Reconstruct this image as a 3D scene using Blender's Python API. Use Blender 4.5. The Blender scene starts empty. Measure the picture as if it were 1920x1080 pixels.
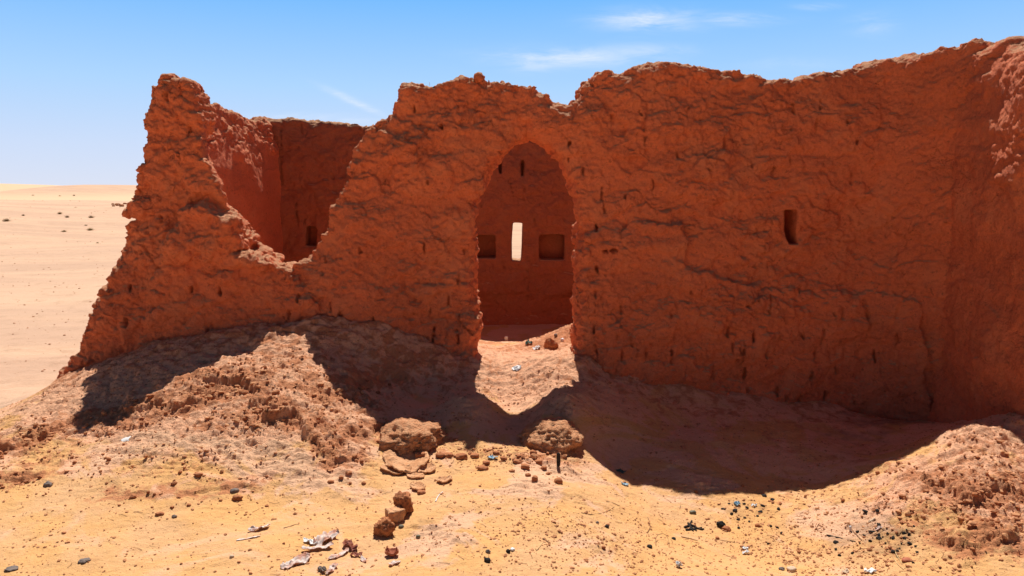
import bpy, math, random
import numpy as np
from mathutils import Vector, Matrix

random.seed(7)
RNG = np.random.RandomState(11)
sc = bpy.context.scene
COL = sc.collection

# ------------------------------------------------------------------ camera
E = 1.9
F = 1371.0
PITCH = math.atan(185.0 / F)
SP, CP = math.sin(PITCH), math.cos(PITCH)

def ray(px, py):
    u = (px - 960.0) / F
    v = (540.0 - py) / F
    return (u / (CP + v * SP), (-SP + v * CP) / (CP + v * SP))   # dx/dY, dz/dY

def P(px, py, Y):
    a, b = ray(px, py)
    return (a * Y, Y, E + b * Y)

# ------------------------------------------------------------------ noise
_perm = np.random.RandomState(3).permutation(256).astype(np.int32)
_perm = np.concatenate([_perm, _perm, _perm])
_g = np.random.RandomState(5).normal(size=(256, 3)).astype(np.float32)
_g /= np.linalg.norm(_g, axis=1)[:, None]

def perlin(x, y, z):
    x = np.asarray(x, np.float32); y = np.asarray(y, np.float32); z = np.asarray(z, np.float32)
    x, y, z = np.broadcast_arrays(x, y, z)
    xi = np.floor(x).astype(np.int32); yi = np.floor(y).astype(np.int32); zi = np.floor(z).astype(np.int32)
    xf = x - xi; yf = y - yi; zf = z - zi
    u = xf * xf * xf * (xf * (xf * 6 - 15) + 10)
    v = yf * yf * yf * (yf * (yf * 6 - 15) + 10)
    w = zf * zf * zf * (zf * (zf * 6 - 15) + 10)
    out = 0
    for dx in (0, 1):
        wx = u if dx else 1 - u
        hx = _perm[(xi + dx) & 255]
        for dy in (0, 1):
            wy = v if dy else 1 - v
            hy = _perm[hx + ((yi + dy) & 255)]
            for dz in (0, 1):
                wz = w if dz else 1 - w
                h = _perm[hy + ((zi + dz) & 255)]
                g = _g[h]
                out = out + wx * wy * wz * (g[..., 0] * (xf - dx) + g[..., 1] * (yf - dy) + g[..., 2] * (zf - dz))
    return out * 1.6

def fbm(x, y, z, octs=3, gain=0.5):
    r = 0; a = 1.0; f = 1.0
    for i in range(octs):
        r = r + a * perlin(x * f + 17.3 * i, y * f - 9.1 * i, z * f + 4.7 * i)
        a *= gain; f *= 2.03
    return r

_h = np.random.RandomState(9).rand(256, 3).astype(np.float32)

def worley(x, y, z):
    """F1, F2 and a cell value in 3-D"""
    x = np.asarray(x, np.float32); y = np.asarray(y, np.float32); z = np.asarray(z, np.float32)
    xi = np.floor(x).astype(np.int32); yi = np.floor(y).astype(np.int32); zi = np.floor(z).astype(np.int32)
    f1 = np.full(x.shape, 9.0, np.float32); f2 = f1.copy(); cid = np.zeros(x.shape, np.float32)
    for dx in (-1, 0, 1):
        for dy in (-1, 0, 1):
            for dz in (-1, 0, 1):
                h = _perm[_perm[_perm[(xi + dx) & 255] + ((yi + dy) & 255)] + ((zi + dz) & 255)]
                q = _h[h]
                d = np.sqrt((xi + dx + q[..., 0] - x) ** 2 + (yi + dy + q[..., 1] - y) ** 2 + (zi + dz + q[..., 2] - z) ** 2)
                near = d < f1
                f2 = np.where(near, f1, np.minimum(f2, d))
                cid = np.where(near, h / 255.0, cid)
                f1 = np.minimum(f1, d)
    return f1, f2, cid

def worley2(x, y, seed=0):
    x = np.asarray(x, np.float32); y = np.asarray(y, np.float32)
    xi = np.floor(x).astype(np.int32); yi = np.floor(y).astype(np.int32)
    f1 = np.full(x.shape, 9.0, np.float32); f2 = f1.copy(); cid = np.zeros(x.shape, np.float32)
    for dx in (-1, 0, 1):
        for dy in (-1, 0, 1):
            h = _perm[_perm[((xi + dx) & 255)] + ((yi + dy + seed) & 255)]
            q = _h[h]
            d = np.sqrt((xi + dx + q[..., 0] - x) ** 2 + (yi + dy + q[..., 1] - y) ** 2)
            near = d < f1
            f2 = np.where(near, f1, np.minimum(f2, d))
            cid = np.where(near, h / 255.0, cid)
            f1 = np.minimum(f1, d)
    return f1, f2, cid

def sstep(a, b, x):
    t = np.clip((x - a) / (b - a), 0, 1)
    return t * t * (3 - 2 * t)

# ------------------------------------------------------------------ mesh helpers
def link(name, verts, quads=None, tris=None, mat=None, parent=None, smooth=True, faces=None):
    me = bpy.data.meshes.new(name)
    if faces is not None:
        me.from_pydata([tuple(map(float, v)) for v in verts], [], faces)
    else:
        verts = np.asarray(verts, np.float32)
        nq = 0 if quads is None else len(quads)
        nt = 0 if tris is None else len(tris)
        me.vertices.add(len(verts)); me.vertices.foreach_set('co', verts.ravel())
        loops = []
        starts = []
        if nq:
            loops.append(np.asarray(quads, np.int32).ravel()); starts.append(np.arange(nq, dtype=np.int32) * 4)
        if nt:
            loops.append(np.asarray(tris, np.int32).ravel()); starts.append(nq * 4 + np.arange(nt, dtype=np.int32) * 3)
        lv = np.concatenate(loops)
        me.loops.add(len(lv)); me.loops.foreach_set('vertex_index', lv)
        me.polygons.add(nq + nt); me.polygons.foreach_set('loop_start', np.concatenate(starts))
        me.update(calc_edges=True)
    me.validate()
    me.polygons.foreach_set('use_smooth', np.full(len(me.polygons), bool(smooth)))
    me.update()
    if mat: me.materials.append(mat)
    o = bpy.data.objects.new(name, me)
    COL.objects.link(o)
    if parent: o.parent = parent
    return o

def tag(o, label=None, cat=None, group=None, kind=None):
    if label: o['label'] = label
    if cat: o['category'] = cat
    if group: o['group'] = group
    if kind: o['kind'] = kind
    return o

def vnormals(v, q):
    a = v[q[:, 2]] - v[q[:, 0]]
    b = v[q[:, 3]] - v[q[:, 1]]
    n = np.cross(a, b)
    out = np.zeros_like(v)
    for k in range(4):
        for c in range(3):
            out[:, c] += np.bincount(q[:, k], n[:, c], len(v))
    out /= np.linalg.norm(out, axis=1)[:, None] + 1e-9
    return out

def surface_nets(D, org, vox):
    nx, ny, nz = D.shape
    S = D < 0
    cnt = np.zeros((nx - 1, ny - 1, nz - 1), np.uint8)
    for i in (0, 1):
        for j in (0, 1):
            for k in (0, 1):
                cnt += S[i:nx - 1 + i, j:ny - 1 + j, k:nz - 1 + k]
    act = (cnt > 0) & (cnt < 8)
    idx = np.full(act.shape, -1, np.int32)
    I, J, K = np.nonzero(act)
    idx[I, J, K] = np.arange(len(I))
    corner = {}
    for i in (0, 1):
        for j in (0, 1):
            for k in (0, 1):
                corner[(i, j, k)] = D[I + i, J + j, K + k]
    acc = np.zeros((len(I), 3), np.float32); n = np.zeros(len(I), np.float32)
    for c0 in corner:
        for ax in range(3):
            if c0[ax] == 1: continue
            c1 = list(c0); c1[ax] = 1; c1 = tuple(c1)
            a = corner[c0]; b = corner[c1]
            m = (a < 0) != (b < 0)
            t = np.where(m, a / np.where(m, a - b, 1), 0)
            for d in range(3):
                acc[:, d] += np.where(m, c0[d] + (t if d == ax else 0), 0)
            n += m
    V = acc / n[:, None] + np.stack([I, J, K], 1)
    V = V * vox + np.asarray(org, np.float32)
    quads = []
    for ax in range(3):
        sl0 = [slice(1, -1)] * 3; sl1 = [slice(1, -1)] * 3
        sl0[ax] = slice(0, D.shape[ax] - 1); sl1[ax] = slice(1, D.shape[ax])
        A = S[tuple(sl0)]; B = S[tuple(sl1)]
        X = np.nonzero(A != B)
        sgn = A[X]
        c = [X[0] + 1, X[1] + 1, X[2] + 1]; c[ax] = X[ax]
        u, v = [(1, 2), (2, 0), (0, 1)][ax]
        def cell(du, dv):
            q = [c[0].copy(), c[1].copy(), c[2].copy()]
            q[u] = q[u] - 1 + du; q[v] = q[v] - 1 + dv
            return idx[q[0], q[1], q[2]]
        Q = np.stack([cell(0, 0), cell(1, 0), cell(1, 1), cell(0, 1)], 1)
        Q[~sgn] = Q[~sgn][:, ::-1]
        quads.append(Q)
    Q = np.concatenate(quads)
    Q = Q[(Q >= 0).all(1)]
    return V.astype(np.float32), Q

def poly_sdf(S, Z, poly):
    p = np.asarray(poly, np.float32)
    d = np.full(S.shape, 1e9, np.float32)
    inside = np.zeros(S.shape, bool)
    n = len(p)
    for i in range(n):
        a = p[i]; b = p[(i + 1) % n]
        e = b - a
        wx = S - a[0]; wz = Z - a[1]
        t = np.clip((wx * e[0] + wz * e[1]) / (e @ e + 1e-12), 0, 1)
        d = np.minimum(d, (wx - e[0] * t) ** 2 + (wz - e[1] * t) ** 2)
        c = (a[1] > Z) != (b[1] > Z)
        xint = a[0] + (Z - a[1]) * (e[0] / (e[1] if abs(e[1]) > 1e-9 else 1e-9))
        inside ^= c & (S < xint)
    d = np.sqrt(d)
    return np.where(inside, -d, d)

def smax(a, b, k):
    h = np.clip(0.5 + 0.5 * (a - b) / k, 0, 1)
    return b + (a - b) * h + k * h * (1 - h)

# ------------------------------------------------------------------ materials
def new_mat(name, rough=0.95, spec=0.15):
    m = bpy.data.materials.new(name); m.use_nodes = True
    nt = m.node_tree; b = nt.nodes['Principled BSDF']
    b.inputs['Roughness'].default_value = rough
    b.inputs['Specular IOR Level'].default_value = spec
    return m, nt, b

class NT:
    def __init__(self, nt): self.nt = nt
    def n(self, t, **k):
        o = self.nt.nodes.new(t)
        for a, v in k.items(): setattr(o, a, v)
        return o
    def L(self, a, b): self.nt.links.new(a, b)
    def noise(self, vec, scale, detail=4, rough=0.55, dist=0.0):
        o = self.n('ShaderNodeTexNoise')
        o.inputs['Scale'].default_value = scale; o.inputs['Detail'].default_value = detail
        o.inputs['Roughness'].default_value = rough; o.inputs['Distortion'].default_value = dist
        self.L(vec, o.inputs['Vector']); return o.outputs['Fac']
    def voro(self, vec, scale, feature='F1', out='Distance'):
        o = self.n('ShaderNodeTexVoronoi'); o.feature = feature
        o.inputs['Scale'].default_value = scale
        self.L(vec, o.inputs['Vector']); return o.outputs[out]
    def ramp(self, fac, a, b, c0=0.0, c1=1.0):
        o = self.n('ShaderNodeMapRange'); o.interpolation_type = 'SMOOTHSTEP'
        o.inputs['From Min'].default_value = a; o.inputs['From Max'].default_value = b
        o.inputs['To Min'].default_value = c0; o.inputs['To Max'].default_value = c1
        self.L(fac, o.inputs['Value']); return o.outputs['Result']
    def mix(self, fac, a, b):
        o = self.n('ShaderNodeMix'); o.data_type = 'RGBA'
        for s, v in ((o.inputs['Factor'], fac), (o.inputs['A'], a), (o.inputs['B'], b)):
            if isinstance(v, (tuple, list)): s.default_value = (*v, 1)
            elif isinstance(v, (int, float)): s.default_value = v
            else: self.L(v, s)
        return o.outputs['Result']
    def math(self, op, a, b=0.0):
        o = self.n('ShaderNodeMath'); o.operation = op
        for s, v in ((o.inputs[0], a), (o.inputs[1], b)):
            if isinstance(v, (int, float)): s.default_value = v
            else: self.L(v, s)
        return o.outputs[0]
    def bump(self, h, strength, dist, normal=None):
        o = self.n('ShaderNodeBump'); o.inputs['Strength'].default_value = strength
        o.inputs['Distance'].default_value = dist
        self.L(h, o.inputs['Height'])
        if normal is not None: self.L(normal, o.inputs['Normal'])
        return o.outputs['Normal']
    def coords(self, sx=1, sy=1, sz=1):
        t = self.n('ShaderNodeTexCoord'); m = self.n('ShaderNodeMapping')
        m.inputs['Scale'].default_value = (sx, sy, sz)
        self.L(t.outputs['Object'], m.inputs['Vector']); return m.outputs['Vector']

def mud_material(name, base, alt, dark, speck=1.0):
    m, nt, b = new_mat(name)
    N = NT(nt)
    v = N.coords(); vs = N.coords(0.55, 0.55, 1.5)
    big = N.ramp(N.noise(vs, 1.7, 5, 0.6, 0.6), 0.36, 0.64)
    c = N.mix(big, base, alt)
    st = N.ramp(N.noise(vs, 4.5, 6, 0.62, 1.2), 0.52, 0.70)
    c = N.mix(N.math('MULTIPLY', st, 0.42), c, dark)
    fine = N.noise(v, 55, 5, 0.65)
    c = N.mix(N.ramp(fine, 0.30, 0.72, 0.0, 0.34), c, tuple(x * 1.35 for x in base))
    c = N.mix(N.ramp(N.noise(v, 2.6, 5, 0.6, 0.4), 0.50, 0.66, 0.0, 0.5), c, tuple(min(0.85, x * k) for x, k in zip(base, (1.02, 1.22, 1.3))))
    c = N.mix(N.ramp(N.noise(v, 24, 4, 0.7), 0.56, 0.72, 0.0, 0.5), c, tuple(x * 0.62 for x in dark))
    geo = N.n('ShaderNodeNewGeometry'); sep = N.n('ShaderNodeSeparateXYZ')
    N.L(geo.outputs['Normal'], sep.inputs[0])
    dust = N.ramp(sep.outputs['Z'], 0.45, 0.85, 0.0, 0.75)
    c = N.mix(dust, c, (0.60, 0.34, 0.19))
    sp = N.ramp(N.voro(v, 34), 0.09, 0.05)
    keep = N.ramp(N.noise(v, 7, 2), 0.54, 0.66)
    c = N.mix(N.math('MULTIPLY', N.math('MULTIPLY', sp, keep), speck), c, (0.62, 0.44, 0.30))
    N.L(c, b.inputs['Base Color'])
    n1 = N.bump(N.noise(v, 30, 7, 0.70), 0.9, 0.035)
    wv = N.n('ShaderNodeVectorMath'); wv.operation = 'ADD'
    nn = N.n('ShaderNodeTexNoise'); nn.inputs['Scale'].default_value = 3.0; nn.inputs['Detail'].default_value = 4; N.L(v, nn.inputs['Vector'])
    sc2 = N.n('ShaderNodeVectorMath'); sc2.operation = 'SCALE'; sc2.inputs['Scale'].default_value = 0.35; N.L(nn.outputs['Color'], sc2.inputs[0])
    N.L(N.coords(1, 1, 1.5), wv.inputs[0]); N.L(sc2.outputs['Vector'], wv.inputs[1])
    ck = N.ramp(N.voro(wv.outputs['Vector'], 4.6, 'DISTANCE_TO_EDGE'), 0.0, 0.022)
    ck = N.math('MAXIMUM', ck, N.ramp(N.noise(v, 2.3, 4, 0.6), 0.66, 0.52))
    n1 = N.bump(ck, 0.75, 0.022, n1)
    n2 = N.bump(N.noise(v, 130, 4, 0.65), 0.7, 0.008, n1)
    N.L(n2, b.inputs['Normal'])
    return m

M_MUD = mud_material('mud_plaster', (0.79, 0.228, 0.108), (0.66, 0.184, 0.088), (0.36, 0.118, 0.078))
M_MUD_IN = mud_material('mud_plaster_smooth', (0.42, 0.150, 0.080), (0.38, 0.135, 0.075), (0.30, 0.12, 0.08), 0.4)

def ground_material():
    m, nt, b = new_mat('desert_ground', 0.95, 0.1)
    N = NT(nt)
    v = N.coords()
    at = N.n('ShaderNodeAttribute'); at.attribute_name = 'soil'
    sp = N.n('ShaderNodeSeparateColor'); N.L(at.outputs['Color'], sp.inputs[0])
    red, pale, far = sp.outputs[0], sp.outputs[1], sp.outputs[2]
    sand = N.mix(N.ramp(N.noise(v, 2.2, 5, 0.6, 0.5), 0.35, 0.68), (0.73, 0.395, 0.155), (0.72, 0.41, 0.20))
    pfac = N.math('ADD', pale, N.ramp(N.noise(v, 1.7, 7, 0.66, 0.8), 0.36, 0.64, -0.40, 0.55))
    tan = N.mix(N.ramp(red, 0.12, 0.30), (0.78, 0.46, 0.28), (0.80, 0.435, 0.26))
    c = N.mix(N.ramp(pfac, 0.30, 0.72), sand, tan)
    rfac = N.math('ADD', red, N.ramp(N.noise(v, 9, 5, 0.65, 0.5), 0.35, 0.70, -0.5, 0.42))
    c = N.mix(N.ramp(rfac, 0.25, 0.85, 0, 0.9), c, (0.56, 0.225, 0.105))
    plain = N.mix(N.ramp(N.noise(N.coords(0.4, 1.6, 1), 0.30, 8, 0.66, 0.5), 0.38, 0.62), (0.68, 0.435, 0.285), (0.58, 0.37, 0.25))
    plain = N.mix(N.ramp(N.noise(v, 3.0, 6, 0.72), 0.52, 0.70, 0.0, 0.45), plain, (0.42, 0.25, 0.155))
    c = N.mix(N.ramp(far, 0.0, 0.5), c, plain)
    c = N.mix(N.ramp(far, 0.75, 1.0), c, (0.72, 0.485, 0.30))
    g = N.noise(v, 60, 4, 0.7)
    c = N.mix(N.ramp(g, 0.55, 0.75, 0.0, 0.25), c, (0.44, 0.19, 0.085))
    c = N.mix(N.ramp(N.noise(v, 95, 3, 0.6), 0.6, 0.72, 0.0, 0.35), c, (0.74, 0.54, 0.34))
    c = N.mix(N.math('MULTIPLY', N.math('SUBTRACT', 1.0, at.outputs['Alpha']), 0.75), c, (0.06, 0.045, 0.04))
    N.L(c, b.inputs['Base Color'])
    n1 = N.bump(N.noise(v, 30, 6, 0.68, 0.4), 0.8, 0.03)
    N.L(N.math('ADD', 0.40, N.math('MULTIPLY', N.math('MAXIMUM', red, pale), 0.42)), n1.node.inputs['Strength'])
    n2 = N.bump(N.noise(v, 110, 4, 0.65), 0.8, 0.008, n1)
    N.L(n2, b.inputs['Normal'])
    return m

def simple_mat(name, c0, c1, scale=30, rough=0.9, bump=0.5, spec=0.2, bd=0.01):
    m, nt, b = new_mat(name, rough, spec)
    N = NT(nt); v = N.coords()
    f = N.noise(v, scale, 5, 0.65)
    N.L(N.mix(N.ramp(f, 0.35, 0.65), c0, c1), b.inputs['Base Color'])
    N.L(N.bump(N.noise(v, scale * 2.5, 4, 0.65), bump, bd), b.inputs['Normal'])
    return m

M_GROUND = ground_material()
M_CLOD = simple_mat('red_clay', (0.50, 0.20, 0.085), (0.36, 0.13, 0.06), 25, 0.95, 0.9)
M_CLOD_PALE = simple_mat('pale_clay', (0.74, 0.41, 0.22), (0.62, 0.30, 0.145), 20, 0.95, 0.9, 0.1, 0.02)
M_LUMP = simple_mat('lump_clay', (0.74, 0.39, 0.21), (0.60, 0.26, 0.125), 24, 0.95, 1.0, 0.1, 0.03)
M_GRAVEL = simple_mat('gravel_clay', (0.62, 0.31, 0.15), (0.40, 0.16, 0.075), 9, 0.95, 0.6)
M_STONE = simple_mat('dark_stone', (0.15, 0.12, 0.105), (0.23, 0.17, 0.14), 40, 0.7, 0.4)
M_GREEN = simple_mat('grey_green_stone', (0.20, 0.19, 0.13), (0.14, 0.13, 0.09), 40, 0.6, 0.3)
M_COAL = simple_mat('charcoal', (0.018, 0.016, 0.016), (0.05, 0.04, 0.035), 60, 0.8, 0.8)
M_WHITE = simple_mat('white_plastic', (0.80, 0.79, 0.78), (0.72, 0.70, 0.68), 12, 0.5, 0.15, 0.4)
M_PAPER = simple_mat('weathered_paper', (0.72, 0.62, 0.56), (0.50, 0.22, 0.14), 14, 0.7, 0.3)
M_BROWN = simple_mat('brown_scrap', (0.36, 0.11, 0.06), (0.22, 0.07, 0.05), 20, 0.6, 0.3)
M_BLUE = simple_mat('blue_scrap', (0.20, 0.40, 0.55), (0.45, 0.55, 0.60), 20, 0.5, 0.2)
M_TEAL = simple_mat('dark_teal_scrap', (0.03, 0.10, 0.09), (0.12, 0.16, 0.14), 20, 0.5, 0.2)
M_TWIG = simple_mat('dry_twig', (0.40, 0.22, 0.11), (0.26, 0.13, 0.07), 40, 0.85, 0.3)
M_STRAW = simple_mat('straw', (0.62, 0.44, 0.22), (0.45, 0.28, 0.13), 30, 0.8, 0.2)
M_SHRUB = simple_mat('dry_shrub', (0.30, 0.21, 0.115), (0.38, 0.25, 0.13), 10, 0.9, 0.2)
M_SHRUB_Y = simple_mat('straw_shrub', (0.42, 0.29, 0.12), (0.30, 0.20, 0.09), 10, 0.9, 0.2)
M_SHERD = simple_mat('terracotta', (0.46, 0.15, 0.08), (0.36, 0.11, 0.06), 25, 0.8, 0.2)
M_BONE = simple_mat('pale_stone', (0.66, 0.50, 0.36), (0.55, 0.38, 0.25), 25, 0.9, 0.4)

# ------------------------------------------------------------------ ground
WALL_Y = 6.62
ctrl = []
def cp(px, py, Y, dz=0.0):
    x, y, z = P(px, py, Y); ctrl.append((x, y, z + dz))
# foot of the front face
for px, py in ((140, 704), (200, 680), (300, 648), (400, 628), (500, 616), (600, 614), (700, 622), (760, 642), (820, 668),
               (890, 686), (980, 690), (1075, 670), (1120, 690), (1200, 718), (1300, 738), (1400, 748), (1500, 760), (1600, 772), (1700, 785)):
    cp(px, py, WALL_Y)
cp(1750, 786, 6.3); cp(1850, 792, 5.7); cp(1940, 797, 5.2)
# the rubble slope
for a in ((460, 660, 6.25), (600, 655, 6.3), (700, 690, 6.3), (600, 700, 5.9), (480, 700, 5.85), (350, 715, 5.75), (240, 735, 5.8),
          (600, 780, 5.25), (480, 770, 5.25), (340, 770, 5.35), (200, 790, 5.35), (90, 800, 5.3), (30, 800, 5.4),
          (600, 850, 4.8), (450, 850, 4.75), (250, 850, 4.8), (80, 870, 4.75), (-60, 860, 4.8), (480, 930, 4.35), (650, 905, 4.55),
          (690, 760, 5.65), (750, 790, 5.5), (820, 760, 6.0), (760, 850, 5.0), (890, 737, 5.8), (865, 765, 5.6),
          (970, 735, 6.28), (962, 772, 5.95), (964, 800, 5.65), (1038, 738, 5.8), (1072, 765, 5.6), (1120, 740, 6.1), (1130, 830, 5.5),
          (1250, 790, 6.05), (1450, 800, 6.05), (1300, 860, 5.4), (1500, 870, 5.4), (1400, 905, 5.1), (1560, 900, 5.12), (1600, 850, 5.5), (1680, 835, 5.6), (1450, 960, 4.68), (1450, 1060, 4.02), (1250, 1000, 4.3),
          (1745, 850, 4.98), (1860, 806, 5.0), (1920, 840, 4.9), (1760, 900, 4.6), (1850, 930, 4.33), (1690, 930, 4.5), (1930, 960, 4.2),
          (1800, 1010, 3.92), (1900, 1050, 3.72), (1700, 1040, 3.85)):
    cp(*a)
for X, Y in ((-3, 3.6), (-1.5, 3.6), (0, 3.6), (0.3, 4.5), (-4.5, 4.0), (0, 2), (-3, 2), (-6, 2)):
    ctrl.append((X, Y, 0.0))
for X, Y in ((1.2, 3.4), (2, 2), (4, 2.4), (4.2, 3.4)):
    ctrl.append((X, Y, -0.10))
# inside the ruined room
for a in ((980, 668, 7.3), (920, 662, 7.4), (985, 645, 8.6), (920, 640, 8.9), (1046, 628, 7.75), (1075, 610, 7.8), (1020, 655, 7.5)):
    cp(*a)
for X, Y in ((0, 9.8), (0, 10.8), (-2.5, 9), (-2.5, 10.8), (2.5, 10.8), (2.5, 8.5), (-3.0, 7.6)):
    ctrl.append((X, Y, -0.10))
# outside, left plain and behind
for X, Y in ((-5.0, 6.4), (-5.2, 7.2), (-6, 6), (-6.5, 8), (-5, 9), (-5, 12), (-8, 5), (-8, 10), (0, 13), (5, 13), (6, 9), (6, 6), (6.5, 4)):
    ctrl.append((X, Y, -0.22))
ctrl = np.array(ctrl, np.float64)

def rbf_fit(c, lam=0.008):
    n = len(c)
    r = np.sqrt(((c[:, None, :2] - c[None, :, :2]) ** 2).sum(-1) + 0.06)
    A = np.zeros((n + 1, n + 1)); A[:n, :n] = -r + 0.0
    A[:n, :n] -= np.eye(n) * lam * -1
    A[:n, n] = 1; A[n, :n] = 1
    b = np.zeros(n + 1); b[:n] = c[:, 2]
    return np.linalg.solve(A, b)
_w = rbf_fit(ctrl)

def smooth_ground(x, y):
    x = np.asarray(x, np.float64); y = np.asarray(y, np.float64)
    out = np.full(x.shape, _w[-1])
    for i in range(len(ctrl)):
        out -= _w[i] * np.sqrt((x - ctrl[i, 0]) ** 2 + (y - ctrl[i, 1]) ** 2 + 0.06)
    # the open plain and the dunes
    d = np.hypot(x, y)
    ax = x / np.maximum(y, 1.0)                       # bearing, used only to lay out far relief round the site
    plain = -0.22 + 0.20 * np.sin(x * 0.13 + 1) * np.sin(y * 0.09) * sstep(12, 40, d)
    plain = plain + 1.60 * sstep(12, 62, d) * sstep(-14, -52, x)
    plain = plain + 0.35 * sstep(15, 60, d)
    fall = sstep(64, 95, d)
    plain = plain * (1 - fall) + fall * 0.4
    plain = plain + 2.9 * np.exp(-((x + 150) / 36) ** 2 - ((y - 205) / 40) ** 2)
    plain = plain + 2.3 * np.exp(-np.abs((x + 83) / 16) ** 3 - ((y - 150) / 22) ** 2)
    plain = plain + 1.5 * sstep(200, 520, d) + 0.9 * sstep(120, 260, d) * (0.5 + 0.5 * np.sin(x * 0.021 + y * 0.012))
    plain = plain + 0.9 * sstep(500, 1500, d) * np.sin(x * 0.004 + 0.7)
    k = sstep(7.0, 12.0, np.maximum(np.abs(x), np.maximum(y - 3.0, -y + 4)))
    return out * (1 - k) + plain * k

def G0(px, py):
    a, b = ray(px, py)
    lo = 2.5
    Ys = np.concatenate([np.arange(2.5, 14, 0.02), np.geomspace(14, 400, 500)])
    z = E + b * Ys - smooth_ground(a * Ys, Ys)
    k = np.argmax(z < 0)
    if not (z < 0).any(): return (a * 400, 400.0)
    Y = Ys[k]
    return (a * Y, Y)

def blobs(lst):
    out = []
    for px, py, rx, ry, w in lst:
        x, y = G0(px, py); out.append((x, y, rx, ry, w))
    return out
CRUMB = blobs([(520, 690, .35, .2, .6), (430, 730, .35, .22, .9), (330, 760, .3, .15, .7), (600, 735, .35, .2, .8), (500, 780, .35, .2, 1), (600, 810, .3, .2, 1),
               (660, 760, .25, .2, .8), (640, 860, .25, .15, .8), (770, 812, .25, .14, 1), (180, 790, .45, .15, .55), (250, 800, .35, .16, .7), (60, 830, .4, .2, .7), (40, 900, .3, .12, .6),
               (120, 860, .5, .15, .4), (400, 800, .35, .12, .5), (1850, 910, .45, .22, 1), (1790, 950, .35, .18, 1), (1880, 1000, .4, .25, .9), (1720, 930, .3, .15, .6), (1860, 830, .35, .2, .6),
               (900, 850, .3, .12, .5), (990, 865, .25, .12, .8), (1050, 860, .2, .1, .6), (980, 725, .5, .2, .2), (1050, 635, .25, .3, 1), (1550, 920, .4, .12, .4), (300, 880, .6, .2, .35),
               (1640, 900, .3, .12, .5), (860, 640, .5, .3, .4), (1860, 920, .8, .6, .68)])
PALE = blobs([(520, 660, .6, .25, .8), (350, 740, .6, .2, .8), (150, 760, .7, .3, .8), (550, 880, .5, .2, .9), (450, 830, .5, .2, .7), (60, 800, .5, .3, .6), (300, 850, .6, .2, .6),
              (700, 930, .4, .12, .6), (1000, 925, .45, .15, .8), (1100, 900, .4, .15, .8), (1250, 890, .5, .12, .7), (820, 1000, .25, .25, .7), (1280, 920, .3, .2, .6), (1560, 960, .3, .12, .5),
              (1850, 830, .4, .2, .7), (950, 750, .4, .2, .6), (1150, 1040, .2, .2, .5), (720, 800, .4, .2, .5), (1860, 920, .9, .7, .95)])
def fieldsum(x, y, L):
    r = np.zeros(np.shape(x), np.float32)
    for cx, cy, rx, ry, w in L:
        r = np.maximum(r, w * np.exp(-(((x - cx) / rx) ** 2 + ((y - cy) / ry) ** 2)))
    return r

SCARPS = []
def scarp(pts, h):
    SCARPS.append((np.array([G0(*p) for p in pts]), h))
scarp([(350, 716), (400, 712), (445, 722), (480, 740), (500, 770), (560, 795), (600, 830), (640, 862)], 0.075)
scarp([(640, 715), (690, 720), (745, 700)], 0.03)
scarp([(200, 775), (260, 768), (330, 760), (400, 752)], 0.05)
scarp([(-20, 855), (30, 838), (80, 812), (150, 795)], 0.05)
scarp([(-20, 905), (30, 900), (80, 893)], 0.035)
scarp([(640, 815), (680, 822), (720, 812), (770, 826), (820, 818)], 0.05)
scarp([(1720, 900), (1780, 925), (1830, 945), (1880, 930), (1930, 925)], 0.05)
scarp([(1760, 1005), (1800, 1030), (1860, 1020), (1920, 1035)], 0.05)
scarp([(200, 935), (330, 930), (420, 925), (490, 912)], 0.018)

def masks(x, y):
    w = 0.18 * fbm(x * 3.1, y * 3.1, 0 * x + 2.2, 3)
    c = np.clip(fieldsum(x + w, y + w * 0.7, CRUMB) + 0.0, 0, 1)
    p = np.clip(fieldsum(x - w, y + w, PALE), 0, 1)
    return c, p

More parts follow.
